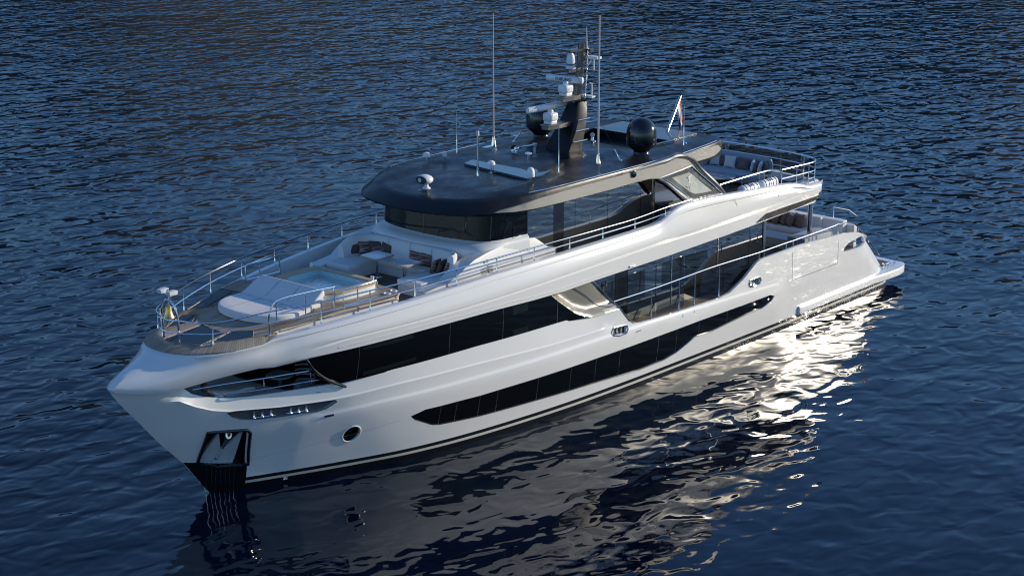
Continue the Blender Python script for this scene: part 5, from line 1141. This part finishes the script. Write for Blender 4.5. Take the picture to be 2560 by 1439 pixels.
a = [bm.verts.new((x, y, 5.22)) for x, y in gp]; b = [bm.verts.new((x, y, 5.98)) for x, y in gp]
for i in range(len(gp)-1): bm.faces.new((a[i], a[i+1], b[i+1], b[i]))
link('stern_glass', bm, SMOKE, Y, smooth=0)
bm = NB(); tube(bm, [(6.35, 2.9, 5.25), (6.35, 2.9, 5.75), (6.4, 2.9, 6.25)], .05, 10, radii=[.035, .06, .06]); link('deck_shower', bm, STEEL, Y)
# life rafts
for i, x in enumerate((10.55, 9.35)):
    t = thing('life_raft', ['white strapped life raft canister in the side tray, the one nearer the roof leg', 'white strapped life raft canister in the side tray, the one nearer the stern rail'][i], 'life raft', 'life raft canisters on the port side')
    bm = NB(); lathe(bm, [(0, -.52), (.12, -.52), (.17, -.47), (.185, -.4), (.185, -.02), (.20, -.01), (.20, .01), (.185, .02), (.185, .4), (.17, .47), (.12, .52), (0, .52)], (x, 3.30, 5.74), 24, axis=(1, 0, 0)); link('canister', bm, WPLAST, t, smooth=40)
    for d in (-.34, -.12, .12, .34):
        bm = NB(); tube(bm, [(x+d, 3.30+.192*math.cos(a), 5.74+.192*math.sin(a)) for a in [2*math.pi*k/20 for k in range(20)]], .012, 5, closed=True); link('strap', bm, RUBBER, t)
    bm = NB(); tube(bm, [(x-.3, 3.12, 5.62), (x-.05, 3.28, 5.95), (x+.05, 3.3, 5.96), (x+.32, 3.14, 5.63)], .014, 6); tube(bm, [(x+.02, 3.08, 5.64), (x, 3.2, 5.93), (x, 3.46, 5.9)], .014, 6); lathe(bm, [(0, 0), (.05, 0), (.06, .03), (.04, .06), (0, .07)], (x, 3.27, 5.92), 12); link('lashing', bm, mat('brown_rope', (.09, .05, .035), .8), t)
    bm = NB(); box(bm, x-.4, x+.4, 3.14, 3.46, 5.51, 5.60); link('cradle', bm, STEELD, t)
# sofa, round table and lounger block
t = thing('lounge_couch', 'low curved grey couch full of pillows at the stern of the upper deck', 'sofa')
bm = NB(); cp = chaikin([(7.0, -1.5), (7.15, -.6), (7.15, .5), (6.9, 1.25), (5.95, 1.35), (5.75, .8), (5.75, -1.0), (6.05, -1.65)], 2); slab(bm, cp, 4.95, 5.27, .08); link('seat', bm, FABG, t, smooth=50)
bm = NB(); prism(bm, offset_poly(cp, -.12), 4.855, 4.96); link('couch_base', bm, INTER, t, smooth=0)
bm = NB()
bp = smooth_path([(6.75, -1.50, 0), (6.2, -1.55, 0), (5.95, -1.1, 0), (5.88, -.3, 0), (5.88, .5, 0), (5.98, 1.15, 0), (6.2, 1.30, 0)], 3); rg = []
for i, p in enumerate(bp):
    a_ = bp[max(i-1, 0)]; b_ = bp[min(i+1, len(bp)-1)]; d = (b_-a_).normalized(); nn = Vector((d.y, -d.x, 0))
    rg.append([p+nn*.09*math.cos(q)+Vector((0, 0, 5.52+.30*math.sin(q))) for q in [2*math.pi*j/12 for j in range(12)]])
rings_loft(bm, rg, True, True); link('backrest', bm, mat('blue_grey_upholstery', (.34, .37, .42), .9), t, smooth=50)
G2 = 'pillows on the upper deck couch'
for lab, x, y, f, m, w, h, tl in (
    ('pale pillow at the starboard end of the upper deck couch, half behind the roof wing', 6.30, -1.22, 20, FAB, .46, .46, 14),
    ('taupe pillow between the two pale pillows at the starboard end of the couch', 6.20, -.92, 10, TAUPE, .44, .44, 16),
    ('square pale pillow facing forward, the frontmost on the starboard half of the couch', 6.32, -.52, 8, FAB, .50, .48, 16),
    ('wide taupe pillow at the centre of the upper deck couch', 6.26, .05, 0, TAUPE, .52, .46, 22),
    ('pale pillow turned edge-on beside the wide taupe one on the couch', 6.25, .50, -60, FAB, .46, .46, 10),
    ('taupe pillow squeezed between two edge-on pale pillows on the couch', 6.28, .66, -62, TAUPE, .42, .42, 12),
    ('pale pillow turned edge-on, the one closest to the port end of the couch', 6.32, .86, -62, FAB, .48, .46, 14),
    ('dark taupe pillow at the very port end of the upper deck couch', 6.22, 1.10, -60, TAUPE, .50, .46, 8)):
    pillow(lab, (x, y, 5.27), f, tl, m, w, h, group=G2)
t = thing('coffee_table', 'large round dark coffee table in front of the upper deck couch', 'table')
bm = NB(); lathe(bm, [(0, 5.22), (.60, 5.22), (.64, 5.25), (.62, 5.28), (0, 5.285)], (7.75, .05, 0), 40); link('tabletop', bm, mat('grey_stone', (.22, .23, .25), .3), t)
bm = NB(); lathe(bm, [(0, 4.856), (.42, 4.856), (.34, 4.95), (.36, 5.22)], (7.75, .05, 0), 32); link('table_base', bm, mat('brown_metal', (.09, .075, .055), .4, metal=.4), t)
t = thing('pouf', 'square brown upholstered block beside the port end of the couch', 'pouf')
bm = NB(); box(bm, 5.85, 6.85, 1.75, 2.65, 4.856, 5.24, .04); link('body', bm, mat('dark_brown_weave', (.075, .062, .05), .8, bump=(40, .3, .01)), t, smooth=30)
bm = NB(); box(bm, 5.9, 6.8, 1.8, 2.6, 5.24, 5.30, .025); link('cushion_top', bm, FABG, t, smooth=30)
# bar block and table under the hardtop
t = thing('bar_counter', 'grey bar counter with chrome-rimmed top seen under the roof wing', 'bar counter')
bm = NB(); box(bm, 12.6, 14.6, 1.3, 2.3, 4.856, 5.72, .02); link('body', bm, mat('bar_grey', (.13, .14, .16), .45), t, smooth=30)
bm = NB(); box(bm, 12.5, 14.7, 1.2, 2.4, 5.72, 5.77, .015); link('countertop', bm, mat('bar_top', (.36, .38, .41), .25), t, smooth=30)
t = thing('bar_stool', 'low grey bar stool between the bar counter and the side rail', 'stool')
bm = NB(); lathe(bm, [(0, 5.45), (.22, 5.45), (.24, 5.5), (.20, 5.55), (0, 5.55)], (14.2, 2.85, 0), 20); link('seat', bm, FABG, t)
bm = NB(); lathe(bm, [(0, 4.857), (.2, 4.857), (.03, 4.9), (.03, 5.45)], (14.2, 2.85, 0), 16); link('pedestal', bm, STEEL, t)
# ensign staff and flag
bm = NB(); tube(bm, [(12.34, .79, 7.5), (12.2, .74, 7.6), (10.57, .18, 8.756)], .05, 16, radii=[.06, .06, .055]); link('ensign_staff', bm, mat('satin_steel', (.9, .88, .84), .20, metal=1), Y)
bm = NB(); rnd = random.Random(3); nx, nz = 10, 16
def fl(u, v):  # u along hoist, v fly; hangs limply from the staff
    hx = 10.60+.35*(1-u); hz = 8.70-.28*(1-u)
    return Vector((hx-.30*v+.04*math.sin(9*v+3*u), .16+.12*(1-u)+.07*math.sin(8*v+5*u)*v, hz-1.05*v*(1-.15*u)))
vs = [[bm.verts.new(fl(i/nx, j/nz)) for j in range(nz+1)] for i in range(nx+1)]
for i in range(nx):
    for j in range(nz):
        f = bm.faces.new((vs[i][j], vs[i+1][j], vs[i+1][j+1], vs[i][j+1])); f.material_index = 0 if i >= 7 else (1 if i >= 3 else 2)
fo = link('ensign_flag', bm, mat('flag_red', (.42, .08, .05), .8), None, smooth=60)
fo.data.materials.append(mat('flag_white', (.7, .68, .66), .8)); fo.data.materials.append(mat('flag_blue', (.03, .03, .12), .8))
tag(fo, 'limp red, white and dark blue flag hanging from the staff behind the roof', 'flag')

# a person resting on the day bed, only the head showing over the bulwark
def skin_body(name, pts, edges, m, parent=None):
    me = bpy.data.meshes.new(name); me.from_pydata([p[:3] for p in pts], edges, []); o = bpy.data.objects.new(name, me); COL.objects.link(o)
    sk = o.modifiers.new('s', 'SKIN'); sb = o.modifiers.new('d', 'SUBSURF'); sb.levels = 2; sb.render_levels = 2
    for v, p in zip(me.skin_vertices[0].data, pts): v.radius = (p[3], p[3]*(p[4] if len(p) > 4 else 1))
    me.skin_vertices[0].data[0].use_root = True
    dg = bpy.context.evaluated_depsgraph_get(); nm = bpy.data.meshes.new_from_object(o.evaluated_get(dg)); o.modifiers.clear(); o.data = nm; nm.materials.append(m)
    for p in nm.polygons: p.use_smooth = True
    if parent: o.parent = parent
    return o
px_, py_, pz_ = 33.80, .62, 3.0
P = [(px_-.75, py_, pz_+.14, .15), (px_-.5, py_, pz_+.18, .14), (px_-.25, py_, pz_+.26, .16), (px_-.05, py_, pz_+.36, .07), (px_+.04, py_, pz_+.42, .055), (px_+.12, py_-.0, pz_+.54, .085),
     (px_-.85, py_+.10, pz_+.12, .10), (px_-1.28, py_+.12, pz_+.16, .075), (px_-1.7, py_+.12, pz_+.10, .045), (px_-.85, py_-.10, pz_+.12, .10), (px_-1.28, py_-.12, pz_+.12, .075), (px_-1.7, py_-.12, pz_+.08, .045),
     (px_-.18, py_+.20, pz_+.26, .055), (px_-.40, py_+.27, pz_+.12, .042), (px_-.62, py_+.18, pz_+.20, .03), (px_-.18, py_-.20, pz_+.26, .055), (px_-.40, py_-.27, pz_+.12, .042), (px_-.62, py_-.18, pz_+.20, .03)]
E_ = [(0, 1), (1, 2), (2, 3), (3, 4), (4, 5), (0, 6), (6, 7), (7, 8), (0, 9), (9, 10), (10, 11), (2, 12), (12, 13), (13, 14), (2, 15), (15, 16), (16, 17)]
per = skin_body('person', P, E_, mat('skin', (.50, .30, .21), .55)); per.data.materials.append(mat('cotton_robe', (.62, .62, .60), .9, bump=(30, .3, .01)))
for f in per.data.polygons:
    if f.center.x < px_-.08 and not (f.center.x < px_-1.62): f.material_index = 1
tag(per, 'brown-haired person in a pale robe reclining on the day bed in the bow opening', 'person')
bm = NB(); bmesh.ops.create_icosphere(bm, subdivisions=3, radius=1)
for v in bm.verts:
    k = 1+.06*math.sin(9*v.co.x+5*v.co.z)+.05*math.sin(13*v.co.y)
    v.co = Vector((px_+.15+v.co.x*.115*k, py_+v.co.y*.115*k, pz_+.575+v.co.z*.125*k-(.05 if v.co.z < 0 else 0)))
link('hair', bm, mat('brown_hair', (.14, .075, .04), .6, bump=(40, .5, .01), var=(14, .4)), per, smooth=60)
